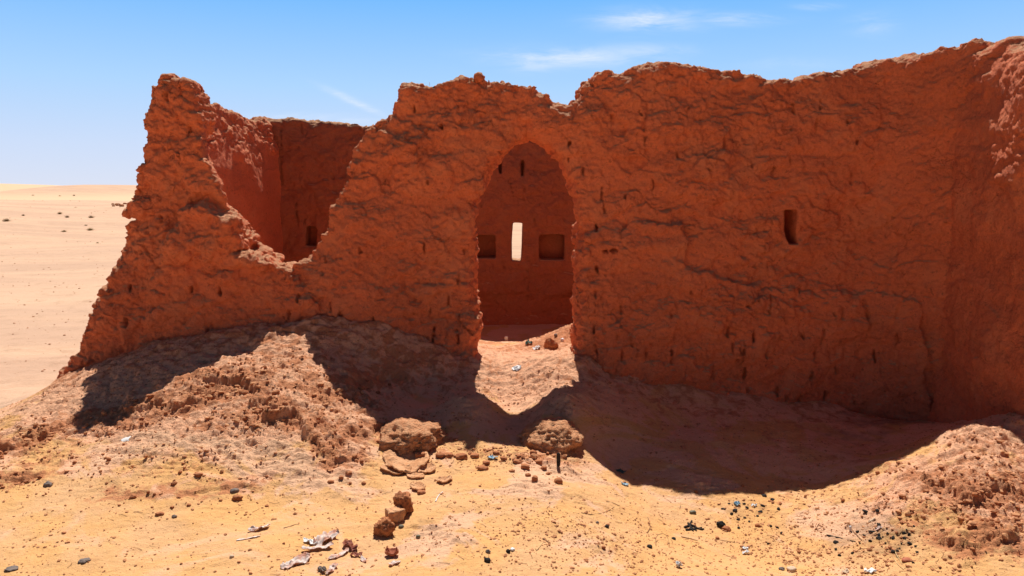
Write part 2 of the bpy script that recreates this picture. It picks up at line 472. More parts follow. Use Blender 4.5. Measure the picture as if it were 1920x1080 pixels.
def ground_detail(x, y):
    c, p = masks(x, y)
    h = np.zeros(x.shape, np.float32)
    h += 0.022 * fbm(x * 1.6, y * 1.6, 0 * x + 7.7, 3) + 0.007 * fbm(x * 5.5, y * 5.5, 0 * x + 2.7, 3)
    # a skirt of washed mud along the wall foot
    sk = np.exp(-((y - 6.66) / 0.17) ** 2) * (1 - np.exp(-((x - 0.13) / 0.5) ** 4)) + np.exp(-((x - 3.72) / 0.16) ** 2) * (y < 6.6)
    h += (0.042 * sk * np.clip(0.55 + 1.1 * fbm(x * 2.2, y * 2.2, 0 * x + 8.8, 3), 0, 1.6)).astype(np.float32)
    # scarps of broken crust
    wx = x + 0.10 * fbm(x * 4, y * 4, 0 * x + 1.1, 5, 0.62); wy = y + 0.10 * fbm(x * 4, y * 4, 0 * x + 5.1, 5, 0.62)
    for pts, hh in SCARPS:
        best = np.full(x.shape, 1e9, np.float32); side = np.zeros(x.shape, np.float32); tt = np.zeros(x.shape, np.float32)
        for i in range(len(pts) - 1):
            a = pts[i]; b = pts[i + 1]; e = b - a
            t = np.clip(((wx - a[0]) * e[0] + (wy - a[1]) * e[1]) / (e @ e), 0, 1)
            dx = wx - a[0] - e[0] * t; dy = wy - a[1] - e[1] * t
            d = np.sqrt(dx * dx + dy * dy)
            s = np.sign(e[0] * dy - e[1] * dx)
            m = d < best
            best = np.where(m, d, best); side = np.where(m, s, side)
            tt = np.where(m, (i + t) / (len(pts) - 1), tt)
        sd = best * side
        ends = np.clip(np.minimum(tt, 1 - tt) * 8, 0, 1)
        up = sstep(-0.03, 0.02, sd) * np.exp(-(np.maximum(sd, 0) / 0.28) ** 2)
        dn = np.exp(-(np.minimum(sd, 0) / 0.06) ** 2) * (sd < 0)
        h += hh * 0.72 * ends * (up * (0.6 + 0.7 * np.clip(0.5 + perlin(x * 6, y * 6, 0 * x + 2), 0, 1)) - 0.3 * dn)
    # flaky plates
    f = fbm(x * 6.5, y * 8.5, 0 * x + 3.3, 4, 0.6)
    slope = sstep(0.02, 0.22, smooth_ground(x, y)).astype(np.float32)
    flake = np.clip(0.2 + p * 0.6 + c * 0.6 + 0.6 * slope, 0, 1) * sstep(0.1, 0.6, p + c + slope + 0.25 * fbm(x * 1.1, y * 1.1, 0 * x + 9, 2))
    for fq, lev, am in ((1.0, 5.0, 0.022), (2.4, 5.0, 0.016)):
        ff_ = f if fq == 1.0 else fbm(x * 9 + 4, y * 27, 0 * x + 6.3, 4, 0.62)
        st = ff_ * lev
        fr = st - np.floor(st)
        h += am * flake * (np.floor(st) + sstep(0.0, 0.14, fr)) / lev
    # clods in the crumbled zones
    f1, f2, cid = worley2(x * 17 + 0.5 * f, y * 17)
    h += c * 0.024 * np.clip(0.75 - f1, 0, 1) * (0.1 + cid * 1.2)
    f1, f2, cid = worley2(x * 41, y * 41, 31)
    h += (0.15 + c + 0.5 * slope) * 0.015 * np.clip(0.7 - f1, 0, 1) * sstep(0.35, 0.9, cid) * 1.6
    h += (0.003 + 0.008 * c + 0.004 * p) * fbm(x * 28, y * 28, 0 * x + 4.4, 3, 0.6)
    return h

def near_mask(x, y):
    return (np.abs(x) < 7.0) & (y > 2.5) & (y < 11.5)

def ground_h(x, y):
    x = np.atleast_1d(np.asarray(x, np.float64)); y = np.atleast_1d(np.asarray(y, np.float64))
    z = smooth_ground(x, y)
    m = near_mask(x, y)
    if m.any():
        fade = sstep(7.0, 6.3, np.abs(x[m])) * sstep(2.5, 3.0, y[m]) * sstep(11.5, 10.5, y[m])
        z[m] += ground_detail(x[m], y[m]) * fade
    far = (~m) & (np.hypot(x, y) > 6)
    if far.any():
        xf, yf = x[far], y[far]
        d = np.hypot(xf, yf)
        z[far] += 0.03 * fbm(xf * 0.7, yf * 0.7, 0 * xf, 3) * sstep(6, 9, d) + 0.12 * fbm(xf * 0.09, yf * 0.09, 0 * xf + 3, 4) * sstep(10, 40, d)
    return z

def grow(start, step, end, g):
    r = [start]; s = step
    while abs(r[-1]) < abs(end):
        s *= g; r.append(r[-1] + math.copysign(s, end - start))
    return r[1:]
xs_in = np.arange(-4.7, 4.5, 0.0115)
xs = np.array(grow(-4.7, 0.0115, -4000, 1.05)[::-1] + list(xs_in) + grow(xs_in[-1], 0.0115, 4000, 1.07))
ya = np.arange(3.25, 5.4, 0.010); yb = np.arange(ya[-1] + 0.012, 6.75, 0.0125); yc = np.arange(yb[-1] + 0.018, 9.9, 0.022)
ys = np.array(grow(3.25, 0.012, -60, 1.12)[::-1] + list(ya) + list(yb) + list(yc) + grow(yc[-1], 0.024, 4500, 1.035))
GX, GY = np.meshgrid(xs, ys, indexing='ij')
GZ = ground_h(GX.ravel(), GY.ravel()).reshape(GX.shape)
nx, ny = GX.shape
ii = np.arange(nx * ny, dtype=np.int32).reshape(nx, ny)
quads = np.stack([ii[:-1, :-1], ii[1:, :-1], ii[1:, 1:], ii[:-1, 1:]], -1).reshape(-1, 4)
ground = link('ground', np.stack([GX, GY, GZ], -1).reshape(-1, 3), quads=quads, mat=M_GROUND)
tag(ground, 'sandy desert ground with pale crust and red rubble slopes below the ruin', None, None, 'structure')
gx, gy = GX.ravel(), GY.ravel()
cm, pm = masks(gx, gy)
band_ = np.full(gx.shape, 9.0)
wgx = gx + 0.08 * fbm(gx * 5, gy * 5, 0 * gx + 1.1, 3, 0.6); wgy = gy + 0.08 * fbm(gx * 5, gy * 5, 0 * gx + 5.1, 3, 0.6)
for pts, hh in SCARPS:
    for k in range(len(pts) - 1):
        a_ = pts[k]; e_ = pts[k + 1] - a_
        t_ = np.clip(((wgx - a_[0]) * e_[0] + (wgy - a_[1]) * e_[1]) / (e_ @ e_), 0, 1)
        band_ = np.minimum(band_, np.hypot(wgx - a_[0] - e_[0] * t_, wgy - a_[1] - e_[1] * t_))
band_ = np.exp(-(band_ / 0.10) ** 2)
dd = np.hypot(gx, gy)
outside = np.maximum(sstep(-4.35, -4.8, gx + 0.15 * fbm(gx * 2, gy * 2, 0 * gx, 2)) * sstep(4.6, 6.4, gy - (gx + 4.4) * 0.5), sstep(11.5, 13, gy))
mesa = np.exp(-np.abs((gx + 83) / 17) ** 3 - ((gy - 150) / 24) ** 2)
farm = 0.6 * outside + 0.4 * sstep(66, 90, dd) * outside * (1 - 0.9 * mesa)
shade_zone = sstep(4.7, 5.6, gy + 0.25 * fbm(gx * 1.5, gy * 1.5, 0 * gx + 4, 3)) * (1 - outside)  # ground in the wall's shadow, tinted to match its shade
talus_shade = (sstep(0.05, 0.45, GZ.ravel()) * 0.10 + 0.22 * shade_zone + 0.4 * sstep(7.2, 7.8, gy) * (gy < 10.9) * (np.abs(gx) < 4)) * (gy < 9)  # red rubble soil, plus red painted in to darken shaded apron and room floor
pm = np.maximum(pm, np.maximum(0.62 * shade_zone, 1.0 * sstep(0.02, 0.2, GZ.ravel()) * (gy < 9) * (gy > 4.2)))
colr = np.zeros((nx * ny, 4), np.float32)
colr[:, 0] = np.clip(0.85 * cm + talus_shade + 0.7 * band_ + 0.38 * sstep(5.9, 6.55, gy) * (gy < 7.0) * (1 - np.exp(-((gx - 0.13) / 0.45) ** 4)), 0, 1) * (1 - outside); colr[:, 1] = pm * (1 - outside); colr[:, 2] = farm; colr[:, 3] = 1  # wall-foot red: collapsed mud, with shade deepened in the colour too

ASHP = blobs([(1665, 792, .45, .22, .8), (1600, 815, .4, .2, .4), (1650, 1003, .3, .22, .55), (1420, 962, .35, .2, .35), (990, 795, .2, .2, .35)])
colr[:, 3] = 1 - np.clip(fieldsum(gx + 0.12 * fbm(gx * 4, gy * 4, 0 * gx, 3), gy, ASHP) - 0.15 + 0.35 * fbm(gx * 9, gy * 9, 0 * gx + 5, 4, .6), 0, 1) * (gy < 7.5) * (gy > 3)
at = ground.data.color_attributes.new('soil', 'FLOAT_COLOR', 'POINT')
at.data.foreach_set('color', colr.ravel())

_key = {}
def gz(x, y):
    return float(ground_h([x], [y])[0])
def G(px, py):
    a, b = ray(px, py)
    x, y = G0(px, py)
    Ys = np.arange(max(2.6, y - 0.5), y + 0.6, 0.004)
    z = E + b * Ys - ground_h(a * Ys, Ys)
    if not (z < 0).any(): return x, y, gz(x, y)
    Y = Ys[np.argmax(z < 0)]
    return a * Y, Y, gz(a * Y, Y)

# ------------------------------------------------------------------ the mud ruin
ruin = bpy.data.objects.new('mudbrick_ruin', None); COL.objects.link(ruin)
ruin.location = (0, 7.0, 0)
tag(ruin, 'roofless red mud house ruin with arched doorway and broken walls on a rubble mound', 'ruin')

def build_wall(name, lab, axis, poly, front, back, holes, vox, srange, trange, zrange, mat, rough=1.0, cracks=None, kround=0.13, relief=None, bulk=1.0, pockets=(), roughfn=None, poly_back=None):
    """axis 'x': wall runs along X with thickness in Y; axis 'y': runs along Y with thickness in X."""
    s = np.arange(srange[0], srange[1], vox, dtype=np.float32)
    t = np.arange(trange[0], trange[1], vox, dtype=np.float32)
    z = np.arange(zrange[0], zrange[1], vox, dtype=np.float32)
    S, Z = np.meshgrid(s, z, indexing='ij')
    wS = S + 0.028 * rough * fbm(S * 2.6, Z * 2.6, 0 * S + 1.3, 4, 0.6)
    wZ = Z + 0.028 * rough * fbm(S * 2.6, Z * 2.6, 0 * S + 8.3, 4, 0.6)
    d2 = poly_sdf(wS, wZ, poly)
    d2b = poly_sdf(wS, wZ, poly_back) if poly_back is not None else None
    for hp, soft in holes:
        k = soft
        hs = S + (wS - S) * k; hz = Z + (wZ - Z) * k
        ph_ = -poly_sdf(hs, hz, hp)
        d2 = smax(d2, ph_, 0.05)
        if d2b is not None: d2b = smax(d2b, ph_, 0.05)
    fr = front(S, Z); bk = back(S, Z)
    if relief is not None: fr = fr - relief(S, Z)
    pk = [(poly_sdf(S + 0.12 * (wS - S), Z + 0.12 * (wZ - Z), pp), dp_) for pp, dp_ in pockets]
    D = np.empty((len(s), len(t), len(z)), np.float32)
    step = 24
    for i in range(0, len(s), step):
        j = min(len(s), i + step)
        T = t[None, :, None]
        dth = np.maximum(fr[i:j, None, :] - T, T - bk[i:j, None, :])
        if d2b is None: dd2 = np.broadcast_to(d2[i:j, None, :], dth.shape)
        else: dd2 = d2[i:j, None, :] + (d2b - d2)[i:j, None, :] * np.clip((T - 6.72) / 0.42, 0, 1)
        d = smax(dd2, dth, kround)
        band = np.abs(d) < 0.2
        I, J, K = np.nonzero(band)
        ss = s[i + I]; tt = t[J]; zz = z[K]
        rf = rough * (roughfn(ss, zz) if roughfn else 1.0)
        dn = (0.050 * bulk * perlin(ss * 1.15, tt * 1.15, zz * 1.7 + 3) + 0.046 * rf * perlin(ss * 2.9 + 5, tt * 2.9, zz * 3.8)
              + 0.026 * rf * perlin(ss * 7.1, tt * 7.1 + 2, zz * 8.3) + 0.010 * rf * perlin(ss * 16, tt * 16, zz * 17))
        edge = np.exp(-np.abs(d2[i:j][I, K]) / 0.10)
        dn = dn + edge * rf * (0.018 * perlin(ss * 11, tt * 11, zz * 11 + 9) + 0.012 * perlin(ss * 25, tt * 25, zz * 25))
        d[I, J, K] += dn
        for ps, dp_ in pk:
            if ps[i:j].min() > 0.2: continue
            q_ = np.maximum(ps[i:j, None, :], T - (fr[i:j, None, :] + dp_))
            d = np.maximum(d, -q_)
        D[i:j] = d
    D[0] = D[-1] = 1; D[:, 0] = D[:, -1] = 1; D[:, :, 0] = D[:, :, -1] = 1
    V, Q = surface_nets(D, (s[0], t[0], z[0]), vox)
    del D
    n = vnormals(V, Q)
    a, b, c = V[:, 0], V[:, 1], V[:, 2]
    region = 0.55 + 0.75 * sstep(-0.25, 0.35, perlin(a * 0.75 + 11, b * 0.75, c * 1.1 + 4) + 0.5 * perlin(a * 1.9, b * 1.9 + 3, c * 2.6))
    if axis == 'x' and relief is not None and bulk == 1.0: region = region * (1 - 0.45 * sstep(2.4, 3.2, a))
    # slumped plaster: rounded lumps that meet in creases
    ww = 0.10 * fbm(a * 2.2, b * 2.2, c * 2.2, 3)
    f1, f2, cid = worley(a * 2.3 + ww * 3, b * 2.3, c * 3.4 + ww * 3)
    crease = np.exp(-((f2 - f1) / 0.055) ** 2) * sstep(-0.1, 0.35, perlin(a * 1.3, b * 1.3, c * 1.3 + 5))
    dsp = rough * (-0.022 * crease + 0.034 * (cid - 0.5) * sstep(0.02, 0.12, f2 - f1))
    f1, f2, cid = worley(a * 7.5 + ww * 5, b * 7.5, c * 10 + ww * 5)
    pm_ = sstep(-0.15, 0.4, perlin(a * 1.7 + 3, b * 1.7, c * 1.7))
    dsp += rough * pm_ * (0.036 * np.clip(0.6 - f1, 0, 1) - 0.010 * np.exp(-((f2 - f1) / 0.08) ** 2))
    # uneven building courses
    zz = c / 0.37 + 0.35 * fbm(a * 0.8, b * 0.8, c * 0.8 + 2, 3)
    ph = np.abs(zz - np.floor(zz) - 0.5)
    dsp -= rough * 0.020 * sstep(0.43, 0.5, ph) * sstep(-0.1, 0.3, perlin(a * 1.1, b * 1.1, np.floor(zz) * 1.7))
    # layers of plaster that have flaked off in scalloped edges
    for fx, fz, lev, am, sd in ((1.7, 2.6, 3.5, 0.050, 0), (4.6, 6.5, 3.5, 0.018, 7)):
        q = fbm(a * fx + sd, b * fx, c * fz + sd, 4, 0.55) * lev
        fr_ = q - np.floor(q)
        dsp += region * rough * am * (0.3 + 0.7 * np.abs(n[:, 1 if axis == 'x' else 0])) * ((np.floor(q) + sstep(0.0, 0.34, fr_)) / lev) * (0.45 + 0.55 * sstep(-0.2, 0.3, perlin(a * 0.9 + sd, b, c * 0.9)))
    # fine lumps
    dsp += rough * (0.015 * fbm(a * 19, b * 19, c * 23, 3, 0.65))
    dsp = dsp * (0.6 + 0.4 * region)
    ridge = 1 - np.abs(perlin(a * 9 + 2, b * 9, c * 13))
    dsp -= rough * 0.012 * np.clip(ridge - 0.86, 0, 1) / 0.14 * sstep(0.0, 0.4, perlin(a * 2.1, b * 2.1 + 7, c * 2.1))
    if cracks is not None:
        facing = np.abs(n[:, 1 if axis == 'x' else 0])
        dep = np.zeros(len(V), np.float32)
        for (cs, cz, w, h, dp, tilt) in cracks:
            m = (np.abs(a - cs) < w * 4 + 0.05) & (np.abs(c - cz) < h + 0.03) & (facing > 0.35)
            if not m.any(): continue
            la = a[m] - cs; lc = c[m] - cz
            la = la - tilt * lc + 0.006 * perlin(lc * 30 + cs * 9, cs * 5 + 0 * lc, 0 * lc)
            e = np.abs(lc) / h
            half = w * np.clip(1 - e, 0, 1) ** 0.55 * np.clip(0.55 + 0.85 * perlin(lc * 26 + cz * 3, 0 * lc + cs, 0 * lc + 2), 0.12, 1.2)
            q = sstep(half + 0.003, half - 0.004, np.abs(la)) * (e < 1)
            dep[m] = np.maximum(dep[m], q * dp)
        dsp = dsp * (dep < 0.01) - dep
    for pp, _d in list(pockets) + [h_ for h_ in holes if h_[1] < 0.2]:
        pp = np.asarray(pp); m = (np.abs(a - pp[:, 0].mean()) < 0.5) & (np.abs(c - pp[:, 1].mean()) < 0.6)
        dsp[m] *= 0.12 + 0.88 * sstep(0.015, 0.07, poly_sdf(a[m], c[m], pp))
    if roughfn is not None: dsp = dsp * roughfn(a, c)
    V = V + n * dsp[:, None]
    if axis == 'y': V = V[:, [1, 0, 2]]; Q = Q[:, ::-1]
    V = V - np.array([0, 7.0, 0], np.float32)
    o = link(name, V, quads=Q, mat=mat, parent=ruin)
    if lab: o['label'] = lab
    return o

def sz(px, py, Y=6.8):
    x, y, z = P(px, py, Y); return (x, z)

# -- the wall with the arched doorway
front_poly = [sz(120, 705), (sz(120, 705)[0] - 0.1, -0.45), (4.35, -0.45), (4.35, 2.95)]
front_poly += [sz(*p) for p in ((1780, 100), (1740, 104), (1700, 112), (1640, 120), (1560, 141), (1500, 147), (1400, 137), (1300, 126), (1200, 122), (1150, 131), (1108, 148),
    (1090, 156), (1079, 186), (1040, 189), (1030, 172), (1000, 158), (960, 157), (900, 150), (860, 153), (800, 150), (748, 156), (740, 182), (715, 216), (680, 247), (646, 290),
    (640, 330), (612, 392), (600, 430), (590, 452), (570, 480), (545, 497), (520, 490), (480, 472), (445, 466), (462, 458), (455, 408), (432, 375), (424, 345), (412, 320), (392, 272),
    (378, 235), (366, 205), (356, 172), (345, 157), (300, 144), (284, 150), (276, 190), (262, 212), (263, 268), (251, 292), (247, 330), (239, 390), (230, 430), (216, 470), (206, 500), (186, 580), (166, 640))]
_sh = {(462, 458): -14, (455, 408): -36, (432, 375): -52, (424, 345): -54, (412, 320): -48, (392, 272): -30, (378, 235): -18, (590, 452): 28, (600, 430): 30, (612, 392): 28, (640, 330): 16, (646, 290): 12}
back_half = list(front_poly)
for p_, dx_ in _sh.items():
    k_ = back_half.index(sz(*p_)); back_half[k_] = sz(p_[0] + dx_, p_[1])
arch = [sz(*p) for p in ((987, 255), (960, 266), (935, 293), (912, 333), (897, 374), (889, 420), (893, 470), (897, 540), (896, 620), (889, 690), (889, 800), (1075, 800), (1075, 690), (1075, 570),
        (1084, 520), (1091, 480), (1093, 420), (1085, 380), (1071, 343), (1051, 304), (1030, 276), (1005, 259))]
slot = [sz(*p) for p in ((1470, 394), (1494, 393), (1493, 430), (1496, 458), (1478, 459), (1471, 430))]
plast = [sz(*p) for p in ((1096, 436), (1180, 425), (1278, 417), (1290, 500), (1345, 512), (1420, 538), (1520, 545), (1690, 548), (1690, 900), (1080, 900), (1082, 520))]
lowleft = [sz(*p) for p in ((200, 900), (250, 700), (300, 520), (325, 420), (345, 386), (400, 382), (456, 404), (470, 470), (540, 498), (590, 560), (640, 660), (640, 900))]
lobe = [sz(*p) for p in ((345, 250), (385, 262), (425, 345), (440, 378), (400, 376), (350, 360), (320, 300))]
midband = [sz(*p) for p in ((1110, 240), (1300, 232), (1500, 215), (1700, 205), (1700, 390), (1500, 375), (1300, 385), (1120, 360))]

def front_relief(S, Z):
    wS = S + 0.05 * fbm(S * 4, Z * 4, 0 * S + 6, 3); wZ = Z + 0.05 * fbm(S * 4, Z * 4, 0 * S + 2, 3)
    r = 0.055 * sstep(0.02, -0.03, poly_sdf(wS, wZ, plast))
    r = r + 0.19 * sstep(0.02, -0.06, poly_sdf(wS, wZ, lowleft)) * (0.35 + 0.65 * sstep(0.1, 0.7, Z + 0.0) * sstep(1.0, 1.5, Z))
    r = r + 0.06 * sstep(0.02, -0.05, poly_sdf(wS, wZ, lobe))
    r = r + 0.03 * sstep(0.04, -0.10, poly_sdf(wS, wZ, midband))
    r = r + 0.60 * sstep(3.0, 4.05, S) ** 2          # the plaster rounds into the corner
    return r
def f_front(S, Z): return 6.80 - 0.20 * np.clip((1.3 - Z) / 1.8, 0, 1) ** 1.2 + 0.07 * np.clip(Z - 2.2, 0, 1) + 0.06 * sstep(-2.6, -3.4, S) * np.clip(Z - 1.2, 0, 1)
def f_back(S, Z): return 7.24 + 0.12 * np.clip((1.5 - Z) / 2, 0, 1) - 0.05 * np.clip(Z - 2.0, 0, 1)

cr = []
def crk(px, py, wpx, hpx, dp=0.08, tilt=0.0, Y=6.75):
    x, z = sz(px, py, Y); cr.append((x, z, wpx * 0.5 * Y / F * 1.05, hpx * 0.5 * Y / F * 1.35, dp, tilt))
for a in ((1130, 362, 5, 24), (1134, 388, 5, 20), (1119, 425, 4, 18), (1119, 505, 6, 12), (1117, 560, 3, 40), (1113, 615, 4, 14), (1116, 655, 4, 22), (1165, 580, 4, 14), (1163, 660, 4, 28), (1175, 690, 3, 14),
          (1255, 588, 5, 10), (1209, 662, 5, 16), (1256, 664, 7, 20), (1292, 555, 3, 24), (1320, 665, 3, 20), (1334, 695, 4, 22), (1361, 620, 5, 20), (1386, 660, 4, 30), (1390, 697, 8, 22), (1406, 627, 4, 16), (1432, 655, 6, 22),
          (1454, 630, 5, 14), (1395, 725, 4, 14), (1447, 726, 6, 16), (1491, 745, 5, 22), (1466, 590, 4, 20), (1500, 625, 6, 14), (1537, 628, 4, 22), (1500, 543, 5, 12), (1522, 660, 5, 26), (1512, 702, 8, 20),
          (1559, 690, 3, 24), (1537, 740, 5, 20), (1587, 736, 3, 20), (1573, 585, 4, 20), (1620, 590, 7, 20), (1712, 650, 5, 40), (1705, 690, 4, 30), (1660, 630, 4, 16), (1630, 665, 4, 20), (1466, 742, 4, 16),
          (1494, 200, 10, 20), (1489, 240, 4, 8), (1536, 230, 5, 18), (1364, 265, 3, 16), (1149, 223, 4, 14), (1210, 262, 3, 16), (1545, 195, 4, 16), (1502, 265, 3, 16), (1591, 228, 4, 14), (1606, 270, 5, 18),
          (1600, 340, 4, 24), (1487, 300, 4, 14), (1414, 310, 3, 18), (1274, 290, 4, 12), (1504, 445, 3, 12), (1555, 455, 4, 16), (1226, 345, 3, 24), (1176, 365, 3, 18), (1456, 320, 3, 12),
          (827, 236, 10, 8), (817, 198, 3, 14), (774, 200, 5, 10), (860, 197, 5, 8), (720, 338, 6, 14), (800, 345, 8, 8), (1040, 310, 4, 20), (812, 630, 7, 24), (858, 632, 5, 26), (806, 592, 4, 22), (860, 600, 3, 18),
          (795, 462, 4, 24), (870, 470, 4, 22), (858, 530, 3, 20), (840, 565, 4, 16), (331, 288, 8, 22), (305, 182, 6, 12), (347, 247, 9, 16), (295, 410, 8, 12), (268, 420, 7, 12), (242, 540, 8, 10), (292, 575, 16, 12), (241, 605, 8, 14),
          (362, 540, 7, 12), (416, 545, 10, 14), (410, 625, 6, 12), (395, 620, 8, 8), (543, 590, 6, 14), (620, 575, 6, 16), (675, 470, 8, 14), (560, 560, 5, 14), (700, 600, 5, 14), (640, 590, 12, 10), (1069, 268, 8, 8), (940, 318, 6, 14), (1095, 320, 6, 12), (1110, 330, 5, 10),
          (1150, 470, 22, 5), (1135, 472, 14, 5), (1065, 300, 8, 6)):
    crk(*a, tilt=random.uniform(-.12, .12))
for k in range(70):
    crk(random.uniform(1100, 1720), random.uniform(540, 760), random.uniform(1.5, 2.6), random.uniform(8, 30), 0.03, random.uniform(-.3, .3))
for k in range(40):
    crk(random.uniform(200, 1720), random.uniform(180, 640), random.uniform(1.5, 3.5), random.uniform(5, 18), 0.04, random.uniform(-.8, .8))
wall_front = build_wall('arched_wall', 'tall front wall pierced by a pointed archway and broken by a deep gap', 'x', front_poly, f_front, f_back, [(arch, 0.35)], 0.0135,
                        (-4.75, 4.5), (6.15, 7.65), (-0.6, 3.45), M_MUD, 1.0, cr, 0.11, front_relief, 1.0, [(slot, 0.30)], None, back_half)

# -- the wall that turns back along the left side of the room
xin = lambda Y: -3.20 - 0.33 * sstep(6.9, 8.2, Y) + 0.05 * np.maximum(Y - 8.0, 0)
side_top = [(6.95, P(345, 175, 7.0)[2])] + [(Y, P(px, py, Y)[2]) for px, py, Y in ((360, 186, 7.9), (378, 186, 8.5), (410, 190, 8.98), (440, 204, 9.5), (462, 216, 9.9), (480, 226, 10.3), (500, 221, 10.7))] + [(11.3, P(512, 222, 10.9)[2])]
side_poly = [(6.95, -0.4)] + side_top + [(11.3, -0.4)]
side_poly = side_poly[::-1]
def s_front(S, Z):   # outer face (smaller x)
    return xin(S) - 0.14 - 0.16 * sstep(7.2, 8.8, S) - 0.30 * np.clip((2.7 - Z) / 3.0, 0, 1)
def s_back(S, Z):
    top = np.interp(S, [p[0] for p in side_top], [p[1] for p in side_top]).astype(np.float32)
    return xin(S) - 0.12 * np.clip(1 - (top - Z) / 0.75, 0, 1) ** 1.3 + 0.05 * np.clip((1.0 - Z), 0, 1.5)
build_wall('side_wall', 'crumbling side wall seen through the gap', 'y', side_poly, s_front, s_back, [], 0.02, (6.7, 11.6), (-4.8, -2.7), (-0.6, 3.5), M_MUD, 1.1, None, 0.12, None, 0.5, (), lambda q, z_: 0.14 + 0.90 * sstep(0.75, 0.25, np.interp(q, [p[0] for p in side_top], [p[1] for p in side_top]).astype(np.float32) - z_ + 0.35 * perlin(q * 1.3, z_ * 1.3, 0 * q)))

# -- the wall at the back of the room, with niches and a slit window
BY = 10.8
niche_px = [(572, 425, 592, 462), (890, 441, 929, 484), (1011, 440, 1058, 487)]
slit = [sz(*p, BY) for p in ((962, 417), (980, 418), (979, 450), (977, 490), (960, 488), (960, 452))]
back_poly = [(-4.1, -0.45), (4.5, -0.45), (4.5, 2.85), (3.4, 2.9), (2.0, 2.8), (1.2, 2.9)] + [sz(*p, BY) for p in ((990, 205), (900, 226), (800, 228), (690, 234), (650, 233), (600, 229), (560, 225), (515, 222))] + [(-4.1, 2.95)]
def b_relief(S, Z):
    r = np.zeros_like(S)
    for x0, y0, x1, y1 in niche_px:
        r = r - 0.03 * sstep(0.05, -0.05, poly_sdf(S, Z, [sz(x0 + 6, y0 - 14, BY), sz(x1 - 6, y0 - 14, BY), sz(x1 + 4, y1, BY), sz(x0 - 4, y1, BY)]))
    for px, py, w, h in ((980, 318, 9, 26),):
        r = r - 0.05 * sstep(0.012, -0.012, poly_sdf(S, Z, [sz(px - w / 2, py - h / 2, BY), sz(px + w / 2, py - h / 2, BY), sz(px + w / 4, py + h / 2, BY), sz(px - w / 4, py + h / 2, BY)]))
    r = r - 0.05 * sstep(0.45, 0.30, Z + 0.12 * fbm(S * 2.2, Z * 2.2, 0 * S, 4))
    return r
cr3 = []
for k in range(26):
    px, py = (random.uniform(900, 1075), random.uniform(290, 600)) if k % 2 else (random.uniform(515, 680), random.uniform(240, 480))
    x, z = sz(px, py, BY); cr3.append((x, z, random.uniform(.006, .011), random.uniform(.03, .14), 0.04, random.uniform(-.3, .3)))
for px, py, h in ((527, 300, 60), (556, 390, 34), (570, 430, 30), (990, 540, 26)):
    x, z = sz(px, py, BY); cr3.append((x, z, 0.012, h * .5 * BY / F * 2, 0.06, 0.03))
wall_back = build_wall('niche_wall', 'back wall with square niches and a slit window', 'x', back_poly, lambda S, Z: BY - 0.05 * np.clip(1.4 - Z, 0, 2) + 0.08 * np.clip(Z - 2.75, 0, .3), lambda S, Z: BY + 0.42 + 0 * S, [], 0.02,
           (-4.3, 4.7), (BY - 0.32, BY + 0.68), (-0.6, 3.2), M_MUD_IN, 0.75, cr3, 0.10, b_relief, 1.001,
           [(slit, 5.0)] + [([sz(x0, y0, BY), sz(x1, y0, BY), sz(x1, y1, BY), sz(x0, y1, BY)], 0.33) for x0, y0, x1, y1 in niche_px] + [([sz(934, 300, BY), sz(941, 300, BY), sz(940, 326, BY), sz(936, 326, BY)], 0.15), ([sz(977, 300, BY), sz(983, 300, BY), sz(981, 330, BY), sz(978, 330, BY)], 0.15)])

# -- the long wall that comes forward on the right
ret_poly = [(11.4, -0.45), (11.4, 2.9), (7.4, 2.95)] + [(Y, P(px, py, Y)[2]) for px, py, Y in ((1715, 118, 6.85), (1745, 100, 6.6), (1770, 90, 6.4), (1800, 80, 6.2), (1830, 72, 5.95), (1860, 70, 5.78), (1885, 76, 5.62), (1905, 68, 5.5), (1930, 66, 5.35), (1990, 60, 5.0))] + [(4.7, 2.9), (4.3, 2.4), (4.0, 1.5), (3.6, 0.6), (3.3, -0.45)]
def r_front(S, Z):
    bul = 0.07 * np.exp(-((S - 5.55) / 0.28) ** 2) * sstep(1.2, 2.6, Z)
    return 3.82 - 0.16 * np.clip((1.3 - Z) / 1.8, 0, 1) ** 1.2 + 0.07 * np.clip(Z - 2.35, 0, 1) - bul - 0.012 * (S - 6)
def r_back(S, Z): return 4.34 + 0.2 * np.clip((1.5 - Z) / 2, 0, 1)
cr2 = []
for k in range(60):
    cr2.append((random.uniform(5.2, 6.6), random.uniform(0.0, 2.0), random.uniform(.004, .009), random.uniform(.02, .09), 0.05, random.uniform(-.4, .4)))
build_wall('return_wall', 'higher wall running forward beside the lit mound', 'y', ret_poly, r_front, r_back, [], 0.0165, (3.1, 11.6), (3.2, 4.8), (-0.6, 3.7), M_MUD, 0.9, cr2, 0.14, None, 1.0, (), lambda q, z_: 0.55 + 0.25 * sstep(5.9, 6.6, q) + 0.38 * np.maximum(sstep(2.4, 2.8, z_), sstep(0.15, 0.5, perlin(q * 1.6 + 4, z_ * 1.1, 0 * q + 2)) * sstep(1.7, 2.2, z_)))

